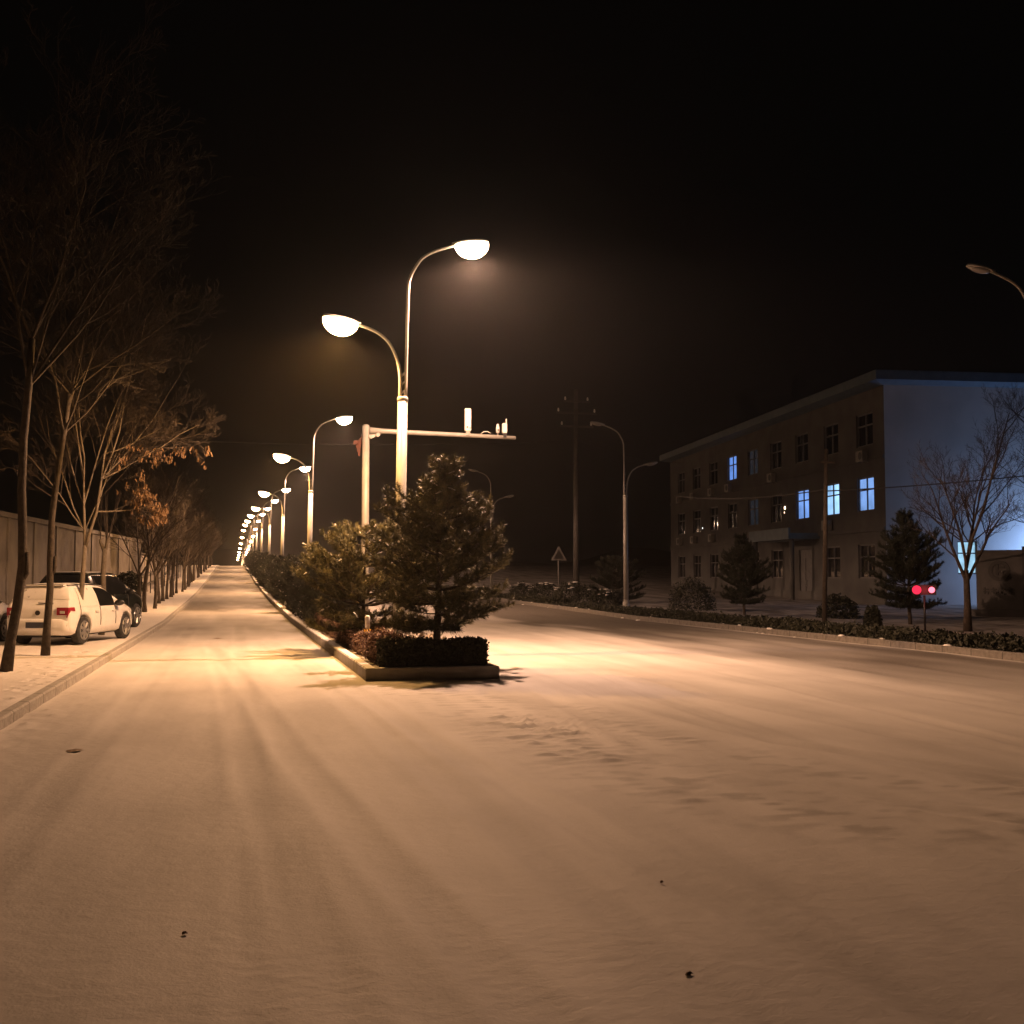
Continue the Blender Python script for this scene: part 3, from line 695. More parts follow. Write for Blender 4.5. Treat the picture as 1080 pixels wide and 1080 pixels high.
trees = []
t1 = tree_proto(11, 11.5, .085, 3.0, .6, 6, 4, 0, base_pts=[(-.02, 0, 0), (.04, 0, .5), (.13, 0, 1.1), (.19, 0, 1.7), (.18, 0, 2.3), (.15, 0, 3.0), (.16, 0, 3.8), (.22, 0, 4.7), (.25, 0, 5.5)],
                limb_dirs=[(.22, .1, 1.0, .6), (.6, .2, 1.0, .55), (-.5, .5, .9, .55), (.45, -.25, 1, .55), (-.4, -.3, 1, .55), (.8, .3, .8, .5), (.3, .5, 1, .6), (-.15, -.2, 1, .6), (.7, -.1, .8, .45)], limb_r=.34, twn=6, twig='dark_twig', bark='dark_bark')
m = MB(); m.tube([(.19, 0, 1.5), (.26, -.02, 1.6), (.265, -.02, 1.95)], [.05, .045, .035], 8); m.build('stub', M['dark_bark'], t1, True)
t1.location = (-3.53, 20.2, .1); t1['label'] = 'nearest leaning dark trunk at the left edge, with a sawn side stub'; t1['group'] = 'roadside trees on the left pavement'
t2 = tree_proto(23, 10.5, .075, 3.6, .6, 6, 4, 0, None, base_pts=[(0, 0, 0), (.02, 0, .6), (.06, 0, 1.3), (.05, 0, 1.9), (.06, 0, 2.7), (.14, 0, 3.5), (.25, 0, 4.4), (.34, 0, 5.2)],
                limb_dirs=[(.2, 0, 1.0, .65), (.8, .2, .8, .5), (-.6, .4, .8, .5), (.5, -.3, 1, .5), (-.6, -.3, .7, .5), (.2, .5, 1, .55), (.7, .5, 1, .5), (-.1, -.4, 1, .55), (1.0, -.1, .7, .45)], limb_r=.32, twn=6, twig='dark_twig', bark='dark_bark')
m = MB(); m.tube([(.09, 0, 1.6), (.14, -.01, 1.72), (.15, -.01, 1.95)], [.04, .035, .03], 8); m.build('stub', M['dark_bark'], t2, True)
t2.location = (-3.54, 24.2, .1); t2['label'] = 'straight dark trunk standing in front of the white hatchback'; t2['group'] = 'roadside trees on the left pavement'
t3 = tree_proto(37, 7.5, .066, 2.25, .5, 7, 4, 170, lambda t: 2.6 < t.z < 4.6 and (t.x > 1.15 or (t.x > .2 and (int(t.y * 1000) % 5) == 0)), bark='pale_bark', base_pts=[(-.02, 0, 0), (.01, 0, .8), (.05, 0, 1.5), (.09, 0, 2.27)],
                stems=[([(.085, 0, 2.22), (.07, .02, 2.6), (.04, .03, 3.2), (.03, .03, 3.75)], [(-.05, 0, 1, 3.6), (-.35, .1, 1, 3.0), (.2, .15, 1, 3.2), (-.6, -.1, .9, 2.4), (.05, -.3, 1, 2.8), (-.25, .35, 1, 2.8), (.4, -.1, 1, 2.9)]),
                       ([(.095, 0, 2.22), (.17, -.02, 2.5), (.33, -.03, 3.05), (.42, -.03, 3.8), (.48, -.03, 4.4)], [(.1, 0, 1, 3.4), (.55, .1, 1, 3.4), (.9, -.1, .85, 3.2), (1, .2, .55, 2.6), (1, -.15, .22, 1.5), (.9, .2, .12, 1.3), (.3, -.3, 1, 3.0), (.25, .4, 1, 2.8)])], limb_r=.36, twn=6)
t3.location = (-3.38, 28.0, .1); t3['label'] = 'pale forked tree with brown hanging seed clusters by the hatchback'; t3['group'] = 'roadside trees on the left pavement'
# lopped trunk between the two cars
t4 = thing('lopped_tree', 'short lopped trunk with thin upright shoots between white and dark cars', 'tree', (-3.35, 32.4, .1))
m = MB(); m.tube([(0, 0, 0), (.03, 0, .8), (.02, 0, 1.6), (.05, 0, 2.3)], [.085, .075, .07, .06], 9)
m.tube([(.05, 0, 2.2), (.11, 0, 2.5), (.12, 0, 2.62)], [.05, .045, .04], 7); m.tube([(.04, 0, 2.2), (-.06, 0, 2.45), (-.08, 0, 2.55)], [.05, .045, .035], 7)
m.build('trunk', M['pale_bark'], t4, True)
m = MB(); rd = random.Random(8)
for k in range(14):
    b = Vector((rd.choice((.11, -.07)), rd.uniform(-.03, .03), 2.5)); p = [b]
    d = Vector((rd.uniform(-.25, .3), rd.uniform(-.25, .25), 1))
    for q in range(4): p.append(p[-1] + d * .32 + Vector((rd.gauss(0, .03), rd.gauss(0, .03), 0)))
    m.tube(p, [.010, .008, .006, .004, .003], 4, False)
m.build('crown', M['twig'], t4)

protos = [tree_proto(51 + k, 5.6 + .4 * k, .085, 1.75 + .15 * k, .55, 5, 3, 0, lambda t: t.z < 4, lean=(.1 * (k - 1), 0), twn=8) for k in range(3)]
rd = random.Random(77); first = [True] * 3
order = ['first', 'second', 'third', 'fourth', 'fifth']
for i in range(46):
    y = 45.8 + i * 3.55
    if y > 207: break
    k = rd.randrange(3)
    o = protos[k] if first[k] else copy_tree(protos[k]); first[k] = False
    s = rd.uniform(.86, 1.12); o.location = (-3.38 + rd.uniform(-.16, .16), y, g_road(y) + .09); o.scale = (s, s, s); o.rotation_euler = (R(rd.uniform(-2, 2)), R(rd.uniform(-2, 2)), rd.uniform(0, 6.28))
    o['label'] = ('dark roadside tree, %s trunk beyond the parked cars' % order[i]) if i < 5 else 'dark roadside tree in the far part of the left row'
    o['group'] = 'roadside trees on the left pavement'
for q, used in enumerate(first):
    if used:
        for ch in list(protos[q].children): bpy.data.objects.remove(ch)
        bpy.data.objects.remove(protos[q])
# right-hand bare trees in front of the gable
tr1 = tree_proto(61, 7.0, .105, 2.0, .5, 6, 4, 0, bark='bark', base_pts=[(0, 0, 0), (.01, 0, .7), (0, 0, 1.4), (-.02, 0, 1.75)],
                 limb_dirs=[(.16, 0, 1, .95), (-.24, 0, 1, .92), (.34, .2, 1, .8), (-.5, -.1, 1, .8), (.1, .3, 1, .9), (.5, -.1, .9, .8)], twn=6)
tr1.location = (20.55, 28.9, .08); tr1['label'] = 'bare tree forking low in front of the blue-lit gable wall'; tr1['group'] = 'bare trees by the building'
tr2 = copy_tree(tr1); tr2.location = (23.6, 28.2, .08); tr2.rotation_euler = (0, 0, 2.0); tr2['label'] = 'bare tree at the right edge, only left-reaching branches in frame'

# ------------------------------------------------------------------ hedges and low planting
def leaf_box(n, x0, x1, y0, y1, z0, z1, seed, size=.022, shell=.6, wave=.06, zf=None):
    rs = np.random.RandomState(seed)
    P = np.stack([rs.uniform(x0, x1, n), rs.uniform(y0, y1, n), rs.uniform(0, 1, n)], -1)
    k = rs.rand(n) < shell; face = rs.randint(0, 5, n)
    P[k & (face == 0), 0] = x0; P[k & (face == 1), 0] = x1; P[k & (face == 2), 1] = y0; P[k & (face >= 3), 2] = 1.0
    top = z1 + wave * (vnoise(P[:, 0] * 2.3, P[:, 1] * 2.3, seed) * 1.3 + vnoise(P[:, 0] * 7, P[:, 1] * 7, seed + 1))
    P[:, 2] = z0 + P[:, 2] * (top - z0)
    P += rs.normal(0, .025, P.shape)
    if zf is not None: P[:, 2] += zf(P[:, 1])
    d = unit(rs.normal(size=P.shape)); s = rs.uniform(.6, 1.3, (n, 1)) * size
    U = d * s; V = unit(np.cross(d, rs.normal(size=P.shape))) * s * .6
    return quads(P, U, V)
gz = lambda y: np.interp(y, GY, GZ)
v, f = leaf_box(16000, 2.42, 4.08, 18.5, 19.2, .18, .56, 3)
hb = thing('hedge', 'low clipped dark hedge on the near end of the median under the pine', 'hedge', (0, 0, 0))
obj('foliage', np_mesh('foliage', v, f), M['hedge'], hb)
m = MB(); rd = random.Random(5)
for k in range(40):
    x, y = rd.uniform(2.5, 4.0), rd.uniform(18.6, 19.1); m.tube([(x, y, .15), (x + rd.uniform(-.1, .1), y + rd.uniform(-.08, .08), .5)], [.008, .005], 4, False)
m.build('stem', M['twig'], hb)
v, f = leaf_box(30000, 2.40, 3.05, 19.3, 34, .16, .50, 7, .022, .5, .14)
tag(obj('barberry_border', np_mesh('barberry_border', v, f), M['red_leaf']), 'reddish low shrub border along the left kerb of the median', 'shrub border')
v, f = leaf_box(26000, 3.05, 4.0, 19.4, 34, .16, .36, 9, .03, .55, .16)
tag(obj('ground_cover', np_mesh('ground_cover', v, f), M['pale_leaf']), 'frosted leafy ground cover behind the clipped hedge', 'ground cover', kind='stuff')
v, f = leaf_box(40000, 2.40, 4.0, 34, 200, .16, .50, 15, .05, .5, .25, gz)
tag(obj('far_ground_cover', np_mesh('far_ground_cover', v, f), M['hedge']), 'dark low planting filling the median further on', 'ground cover', kind='stuff')
tag(bpy.data.objects['far_ground_cover'], kind='stuff'); bpy.data.objects['far_ground_cover'].name = 'ground_cover.001'
# post in the border
bp = thing('marker_post', 'short post, white above and yellow below, among the reddish shrubs', 'post', (2.60, 22.5, .16))
m = MB(); m.tube([(0, 0, 0), (0, 0, .46)], .06, 12); m.build('base', M['yellow'], bp, True)
m = MB(); m.tube([(0, 0, .46), (0, 0, .70), (0, 0, .73)], [.05, .05, .03], 12); m.build('cap', M['device'], bp, True)
# right-hand hedge in lengths
hs = ['nearest length of the low dark hedge along the right kerb', 'low dark hedge length in front of the long facade', 'low dark hedge length by the unlit twin-arm lamp', 'farthest length of the low dark hedge on the right kerb']
v, f = leaf_box(24000, 15.28, 16.3, 0, 19.6, .04, .33, 21, .032, .6, .12)
hm = np_mesh('hedge_foliage', v, f)
for k in range(4):
    y = 14 + 20 * k; o = obj('hedge', hm, M['hedge'] if k == 0 else None)
    o.location = (0, y, g_road(y + 8)); tag(o, hs[k], 'hedge', 'hedges along the right kerb')
# snow thrown up along the right kerb
m = MB(); rd = random.Random(19)
for k in range(45):
    y = rd.uniform(18, 80); x = 15.0 + rd.uniform(-.25, .3); r = rd.uniform(.02, .09); g = g_road(y) + (.14 if x > 15.02 else .0)
    rings = [[(x + r * q * math.cos(a) * rd.uniform(.8, 1.2), y + 1.4 * r * q * math.sin(a) * rd.uniform(.8, 1.2), g + r * hz) for a in np.linspace(0, 2 * PI, 9)[:-1]] for q, hz in ((1, -.05), (.85, .25), (.4, .48))]
    m.loft(rings)
tag(m.build('snow_lumps', M['snow'], smooth=True), 'lumps of snow thrown up along the right kerb', 'snow lumps', kind='stuff')
# shrubs and a clipped bush on the right verge
def bush(name, loc, r, h, seed, label, snow=False, n=2600, mat='hedge', group=None):
    rs = np.random.RandomState(seed); d = unit(rs.normal(size=(n, 3))); d[:, 2] = np.abs(d[:, 2])
    rad = (.72 + .28 * rs.rand(n, 1)) * (1 + .25 * vnoise(d[:, 0] * 3 + seed, d[:, 1] * 3, seed))[:, None]
    P = d * rad * np.array([r, r, h]); P[:, 2] = np.maximum(P[:, 2], .02)
    a = unit(rs.normal(size=P.shape)); s = rs.uniform(.02, .05, (n, 1)); v, f = quads(P, a * s, unit(np.cross(a, rs.normal(size=P.shape))) * s * .6)
    t = thing(name, label, 'bush', loc, 0, group); obj('foliage', np_mesh('foliage', v, f), M[mat], t)
    if snow:
        m = MB(); rr = random.Random(seed)
        for k in range(16):
            aa = rr.uniform(0, 6.28); q = rr.uniform(0, .8) * r; x, y = q * math.cos(aa), q * math.sin(aa); z = h * math.sqrt(max(1 - (q / r) ** 2, .05)) * .97; e = rr.uniform(.05, .14) * r
            m.loft([[(x + e * k2 * math.cos(b), y + e * k2 * math.sin(b), z + e * zz) for b in np.linspace(0, 2 * PI, 9)[:-1]] for k2, zz in ((1, -.1), (.8, .12), (.3, .2))])
        tag(m.build('snow', M['snow'], t, True), kind='stuff')
    return t
bush('clipped_bush', (18.9, 31.2, .05), .28, .72, 41, 'small barrel-shaped dark bush left of the gable pine', n=2200)
for k, (x, y, r, h) in enumerate(((16.9, 66.5, 1.0, 1.0), (17.1, 62.0, 1.1, 1.1), (17.3, 57.3, 1.2, 1.2), (18.0, 54.0, .9, .9))):
    bush('shrub', (x, y, g_road(y) + .03), r, h, 50 + k, ['snow-capped shrub farthest left beyond the right kerb hedge', 'snow-capped shrub left of the triangular sign', 'snow-capped shrub right beside the triangular sign post', 'snow-capped shrub closest to the unlit twin-arm lamp'][k], True, group='shrubs beyond the right kerb')
for k, (x, y, r, h) in enumerate(((20.0, 47.8, 1.1, 1.5), (22.2, 39.0, .8, 1.0))):
    bush('shrub', (x, y, g_road(y) + .03), r, h, 60 + k, ['big dark shrub right of the unlit twin-arm lamp', 'dark shrub in front of the entrance canopy'][k], False, group='dark shrubs by the building')
for k, (y, x) in enumerate(((47.2, -4.0), (50.5, -4.1))):
    bush('clipped_bush', (x, y, g_road(y) + .9), .55, .85, 70 + k, ['dark round bush behind the first trunk beyond the parked cars', 'dark round bush behind the second trunk beyond the parked cars'][k], n=2200)
    o = MB(); o.tube([(0, 0, -.95), (0, 0, .3)], [.05, .03], 6); o.build('trunk', M['bark'], [q for q in bpy.data.objects if q.name.startswith('clipped_bush')][-1])

# ------------------------------------------------------------------ left boundary walls
def wall(name, p0, p1, zb, h, th, mat, label, post=3.0, cope=.14, rails=False):
    a = math.atan2(p1[1] - p0[1], p1[0] - p0[0]); L = math.hypot(p1[0] - p0[0], p1[1] - p0[1])
    t = thing(name, label, 'wall', (p0[0], p0[1], zb), a)
    n = max(1, round(L / post)); w = L / n
    m = MB(); m.box((L / 2, 0, h / 2 - .3), (L, th, h + .6)); m.build('panel', mat, t)
    for i in range(n + 1):
        m = MB(); m.box((i * w, 0, h / 2 - .3), (.28, th + .09, h + .596)); m.build('pier', mat, t)
    m = MB(); m.box((L / 2, 0, h + cope / 2 + .002), (L + .34, th + .16, cope)); m.build('coping', M['concrete'] if not rails else M['pale_wall'], t)
    return t
wall('boundary_wall', (-8.6, 5), (-4.55, 59.5), .05, 3.28, .24, M['concrete'], 'tall grey panelled wall behind the parked cars')
wall('boundary_wall', (-5.6, 62), (-5.9, 128), .45, 2.6, .22, M['pale_wall'], 'paler lower wall seen between the far trunks', 3.3, .1)
fr = thing('railing', 'dark two-bar railing between the far trunks and the pale wall', 'railing', (-5.1, 62, .35))
for z in (.5, 1.15):
    m = MB(); m.tube([(0, 0, z), (0, 30, z + .8), (0, 60, z + 2.4)], .05, 6); m.build('bar', M['black'], fr)
for k in range(16):
    m = MB(); zz = .3 + k * .11; m.tube([(0, k * 4, zz * .6 - .4), (0, k * 4, 1.15 + (k * 4 / 60) * 2.0)], .035, 6); m.build('post', M['black'], fr)

# ------------------------------------------------------------------ building
BA = math.atan2(39.7, 4.2)
bld = thing('office_building', 'three-storey building with cool-lit windows and a blue-lit gable', 'building', (32.3, 51.9, .05), BA)
BL, BD, BH = 40.2, 15.0, 11.4
cols = [2.3 + 4.33 * k for k in range(9)]
rows = [(1.5, 3.3), (5.05, 6.85), (8.5, 10.25)]
def walled(mb, x0, x1, z0, z1, holes, to3, depth):
    xs = sorted({x0, x1, *[h[0] for h in holes], *[h[1] for h in holes]}); zs = sorted({z0, z1, *[h[2] for h in holes], *[h[3] for h in holes]})
    for i in range(len(xs) - 1):
        for j in range(len(zs) - 1):
            cx, cz = (xs[i] + xs[i + 1]) / 2, (zs[j] + zs[j + 1]) / 2
            if any(h[0] < cx < h[1] and h[2] < cz < h[3] for h in holes): continue
            mb.add([to3(xs[i], 0, zs[j]), to3(xs[i + 1], 0, zs[j]), to3(xs[i + 1], 0, zs[j + 1]), to3(xs[i], 0, zs[j + 1])], [(0, 1, 2, 3)])
    for a, b, c, d in holes:
        for p, q in (((a, c), (b, c)), ((b, c), (b, d)), ((b, d), (a, d)), ((a, d), (a, c))):
            mb.add([to3(p[0], 0, p[1]), to3(q[0], 0, q[1]), to3(q[0], depth, q[1]), to3(p[0], depth, p[1])], [(0, 1, 2, 3)])
F3 = lambda x, dpt, z: (x, -dpt, z)                    # facade (local y = 0, inward is -y)
G3 = lambda s, dpt, z: (dpt, -s, z)                    # gable (local x = 0, inward is +x)
holes = []
for r, (z0, z1) in enumerate(rows):
    for c, x in enumerate(cols):
        if r == 0 and c == 2: continue
        holes.append((x - 1.0, x + 1.0, z0, z1))
door = (9.6, 11.6, .05, 3.2); holes.append(door)
gwin = (3.85, 4.95, 1.72, 3.42)
m = MB(); walled(m, 0, BL, -.5, BH, holes, F3, .22)
m.add([(BL, 0, -.5), (BL, -BD, -.5), (BL, -BD, BH), (BL, 0, BH)], [(0, 1, 2, 3)])
m.add([(0, -BD, -.5), (BL, -BD, -.5), (BL, -BD, BH), (0, -BD, BH)], [(0, 1, 2, 3)])
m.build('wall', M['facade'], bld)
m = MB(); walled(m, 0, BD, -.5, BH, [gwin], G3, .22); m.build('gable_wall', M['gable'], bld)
m = MB(); m.box((BL / 2, .06, 4.05), (BL, .10, .22)); m.box((BL / 2, .06, 7.75), (BL, .08, .16)); m.box((BL / 2, .05, .3), (BL, .10, .9)); m.build('string_course', M['facade'], bld)
m = MB(); rings = []
for z, o in ((BH + .003, .15), (BH + .16, .75), (BH + .62, .75), (BH + .66, .70), (BH + 1.9, -6.2)):
    rings.append([(-o, o, z), (BL + o, o, z), (BL + o, -BD - o, z), (-o, -BD - o, z)])
m.loft(rings); m.build('roof', M['roof'], bld)
def window(x0, x1, z0, z1, to3, pane, label=None, cross=True, arch=False):
    m = MB(); e = .07; dp = .12
    def bar(a, b, c, d):
        vs = [to3(xx, dd, zz) for dd in (dp - .035, dp + .035) for xx, zz in ((a, c), (b, c), (b, d), (a, d))]
        m.add(vs, [(0, 1, 2, 3), (7, 6, 5, 4), (0, 4, 5, 1), (1, 5, 6, 2), (2, 6, 7, 3), (3, 7, 4, 0)])
    bar(x0, x0 + e, z0, z1); bar(x1 - e, x1, z0, z1); bar(x0 + e, x1 - e, z0, z0 + e); bar(x0 + e, x1 - e, z1 - e, z1)
    zm = z0 + (z1 - z0) * .63; xm = (x0 + x1) / 2
    bar(x0 + e, x1 - e, zm - .035, zm + .035)
    if cross: bar(xm - .035, xm + .035, z0 + e, zm - .035); bar(xm - .035, xm + .035, zm + .035, z1 - e)
    w = m.build('window', M['frame'], bld)
    if label: w['label'] = label
    m = MB(); vs = [to3(xx, dd, zz) for dd in (dp + .04, dp + .06) for xx, zz in ((x0, z0), (x1, z0), (x1, z1), (x0, z1))]
    m.add(vs, [(0, 1, 2, 3), (7, 6, 5, 4), (0, 4, 5, 1), (1, 5, 6, 2), (2, 6, 7, 3), (3, 7, 4, 0)])
    m.build('pane', pane, w)
    return w
lit = {(1, 0): 'pane0', (1, 1): 'pane1', (1, 2): 'pane2', (2, 5): 'pane3', (2, 4): 'dull_pane', (1, 4): 'dull_pane'}
for r, (z0, z1) in enumerate(rows):
    for c, x in enumerate(cols):
        if r == 0 and c == 2: continue
        k = lit.get((r, c)); window(x - 1.0, x + 1.0, z0, z1, F3, M[k] if k else M['dark_glass'], 'window lit cool blue-white' if k and k.startswith('pane') else None)
window(*gwin, G3, M['gate_pane'], 'brightly lit ground-floor gable window', False)
for (x, z, mt, r) in ((13.78, 5.9, 'bulb', .11), (13.9, 5.62, 'bulb', .07), (31.1, 5.35, 'bulb_white', .07)):
    m = MB(); m.tube([(x, -.05, z - r), (x, -.05, z - r * .5), (x, -.05, z + r * .5), (x, -.05, z + r), (x, -.05, z + r * 2)], [r * .4, r, r, r * .5, r * .3], 10); m.build('lamp_bulb', M[mt], bld, True)
m = MB(); vs = [F3(xx, dd, zz) for dd in (.10, .17) for xx, zz in ((door[0], door[2]), (door[1], door[2]), (door[1], door[3]), (door[0], door[3]))]
m.add(vs, [(0, 1, 2, 3), (7, 6, 5, 4), (0, 4, 5, 1), (1, 5, 6, 2), (2, 6, 7, 3), (3, 7, 4, 0)])
for xx in (9.95, 10.95): m.box((xx + .15, -.09, 1.5), (.62, .04, 2.4))
dr = m.build('door', M['frame'], bld)
m = MB(); m.box((10.62, -.055, 1.2), (.04, .05, .4)); m.build('handle', M['rim'], dr)
m = MB(); m.box((11.75, .95, 3.95), (6.7, 1.9, .34)); m.box((11.75, 1.86, 4.10), (6.74, .10, .66)); m.build('canopy', M['roof'], bld)
for xx in (8.7, 14.8):
    m = MB(); m.tube([(xx, 1.6, -.2), (xx, 1.6, 3.78)], .14, 12); m.build('column', M['facade'], bld, True)
m = MB()
for k in range(3): m.box((11.0, .9 - .15 * k, -.22 + .15 * k + .0), (4.0 - .3 * k, 1.8 - .3 * k, .15))
m.build('step', M['stone'], bld)
for (c, r) in ((0, 2), (3, 2), (5, 2), (6, 2), (7, 2), (8, 2), (1, 1), (6, 1), (8, 1), (7, 1)):
    x = cols[c] + (.25 if c % 2 else -.1); z = rows[r][0] - .55
    m = MB(); m.box((x, .23, z), (.82, .30, .55)); m.box((x - .28, .14, z - .31), (.05, .34, .05)); m.box((x + .28, .14, z - .31), (.05, .34, .05)); ac = m.build('air_conditioner', M['ac'], bld)
    m = MB(); m.disc((x - .12, .385, z), .2, (0, 1, 0), 16, .02); m.build('fan_grille', M['black'], ac)

# assumed, unseen yard lamp added behind the sign wall; lights the gable cold blue
cl = thing('assumed_yard_lamp', 'assumed cool white yard lamp on a short post, unseen behind the stone sign wall', 'assumed yard lamp', (41.2, 48.9, .05))
m = MB(); m.tube([(0, 0, 0), (0, 0, 1.85)], [.06, .045], 10); m.build('post', M['grey_pole'], cl, True)
m = MB(); m.tube([(0, 0, 1.85), (0, 0, 1.9), (0, 0, 2.1), (0, 0, 2.16)], [.05, .12, .12, .05], 12); m.build('lantern', M['assumed_cool_lens'], cl, True)
d = bpy.data.lights.new('assumed_yard_light', 'POINT'); d.color = (.36, .56, 1.0); d.energy = 1150; d.shadow_soft_size = .15
lo = bpy.data.objects.new('assumed_yard_light', d); C.objects.link(lo); lo.parent = cl; lo.location = (0, 0, 2.4)

# stone sign wall with round emblem and worn characters
sw = thing('sign_wall', 'dark stone gate wall with round emblem and faint lettering, right edge', 'sign wall', (28.45, 39.4, .05), math.atan2(38.05 - 39.37, 29.61 - 28.47))
m = MB(); m.box((.85, .25, 1.3), (1.7, .5, 2.66)); m.build('panel', M['stone'], sw)
m = MB(); m.box((3.35, .30, 1.36), (3.29, .7, 2.80)); m.build('side_block', M['bronze'], sw)
m = MB(); m.box((2.5, .25, .16), (5.6, 1.6, .32)); m.build('plinth', M['stone'], sw)
def ring_band(c, r0, r1, y0, y1, n=32):
    m = MB()
    for k in range(n):
        a, b = 2 * PI * k / n, 2 * PI * (k + 1) / n
        p = [(c[0] + r * math.cos(t), y, c[1] + r * math.sin(t)) for y in (y0, y1) for t in (a, b) for r in (r0, r1)]
        m.add(p, [(0, 1, 3, 2), (4, 6, 7, 5), (1, 5, 7, 3), (0, 2, 6, 4)])
    return m
em = ring_band((.86, 1.82), .26, .40, -.05, .002)
em.box((.78, -.02, 1.86), (.10, .05, .40)); em.box((.95, -.02, 1.80), (.28, .05, .09)); em.box((.95, -.02, 1.96), (.2, .05, .07))
eb = em.build('emblem', M['bronze'], sw)
m = MB(); m.tube([(.98, -.05, 1.80), (.98, -.08, 1.80)], [.05, .035], 12); m.build('glint_disc', M['rim'], eb, True)  # bright metal disc put in as the glint on the emblem
m = MB()
for k in range(4):                                               # worn, unreadable characters
    x = .36 + .29 * k
    m.box((x, -.015, 1.10), (.20, .034, .045)); m.box((x, -.014, 1.0), (.22, .032, .04)); m.box((x - .05 + .03 * (k % 2), -.016, 1.05), (.045, .036, .25)); m.box((x + .07, -.013, .96), (.04, .030, .12))
m.build('lettering', M['bronze'], sw)

# ------------------------------------------------------------------ poles, wires, sign
up = thing('utility_pole', 'tall grey utility pole with three crossarms beyond the road', 'utility pole', (18.57, 60.8, .2))
m = MB(); m.tube([(0, 0, -.2), (0, 0, 11.9)], [.19, .11], 12); m.build('pole', M['wood_pole'], up, True)
for z, w in ((11.2, 1.5), (10.55, 2.3), (9.8, 1.9)):
    m = MB(); m.box((0, -.12, z), (w, .1, .1)); ca = m.build('crossarm', M['wood_pole'], up)
    for x in (-w / 2 + .1, w / 2 - .1):
        m = MB(); m.tube([(x, -.12, z + .05), (x, -.12, z + .12), (x, -.12, z + .25)], [.03, .06, .035], 8); m.build('insulator', M['device'], ca, True)
p2 = thing('utility_pole', 'thin dark leaning utility pole in front of the long facade', 'utility pole', (18.84, 34.0, .1))
p2.rotation_euler = (0, R(1.6), 0)
m = MB(); m.tube([(0, 0, -.2), (0, 0, 5.75)], [.085, .065], 10); m.build('pole', M['bark'], p2, True)
m = MB(); m.box((0, -.08, 5.3), (.5, .06, .06)); m.build('crossarm', M['bark'], p2)
def wire(name, a, b, sag, label, r=.014, n=22):
    a, b = Vector(a), Vector(b); p = [a.lerp(b, k / n) - Vector((0, 0, sag * 4 * (k / n) * (1 - k / n))) for k in range(n + 1)]
    o = MB(); o.tube(p, r, 5); tag(o.build(name, M['wire'], None, True), label, 'cable', 'overhead cables')
wire('overhead_cable', (18.9, 34.0, 4.45), (31.5, 28.0, 5.9), .25, 'black cable running right from the thin pole past the gable', .022)
wire('overhead_cable', (18.9, 34.0, 4.5), (20.2, 50.0, 5.4), .2, 'black cable running back from the thin pole before the facade', .02)
wire('overhead_cable', (18.57, 60.7, 9.2), (-14, 52, 8.0), .5, 'thin cable crossing the night sky above the road', .011)
wire('overhead_cable', (18.57, 60.7, 9.25), (36, 88, 11.0), .3, 'thin cable from the tall utility pole to the building', .012)

ts = thing('road_sign', 'small triangular road sign on a post beyond the right hedge', 'road sign', (16.65, 57.7, .2))
m = MB(); m.tube([(0, 0, -.1), (0, 0, 2.75)], .04, 10); m.build('post', M['grey_pole'], ts, True)
def tri(s, y0, y1, zc):
    m = MB(); p = [(-s / 2, zc - s * .30), (s / 2, zc - s * .30), (s / 2 * .06, zc + s * .54), (-s / 2 * .06, zc + s * .54)]
    m.add([(x, y, z) for y in (y0, y1) for x, z in p], [(0, 1, 2, 3), (7, 6, 5, 4), (0, 4, 5, 1), (1, 5, 6, 2), (2, 6, 7, 3), (3, 7, 4, 0)]); return m
pl = tri(.86, -.06, -.04, 2.55).build('plate', M['sign'], ts)
tri(.56, -.067, -.062, 2.53).build('symbol', M['bronze'], pl)

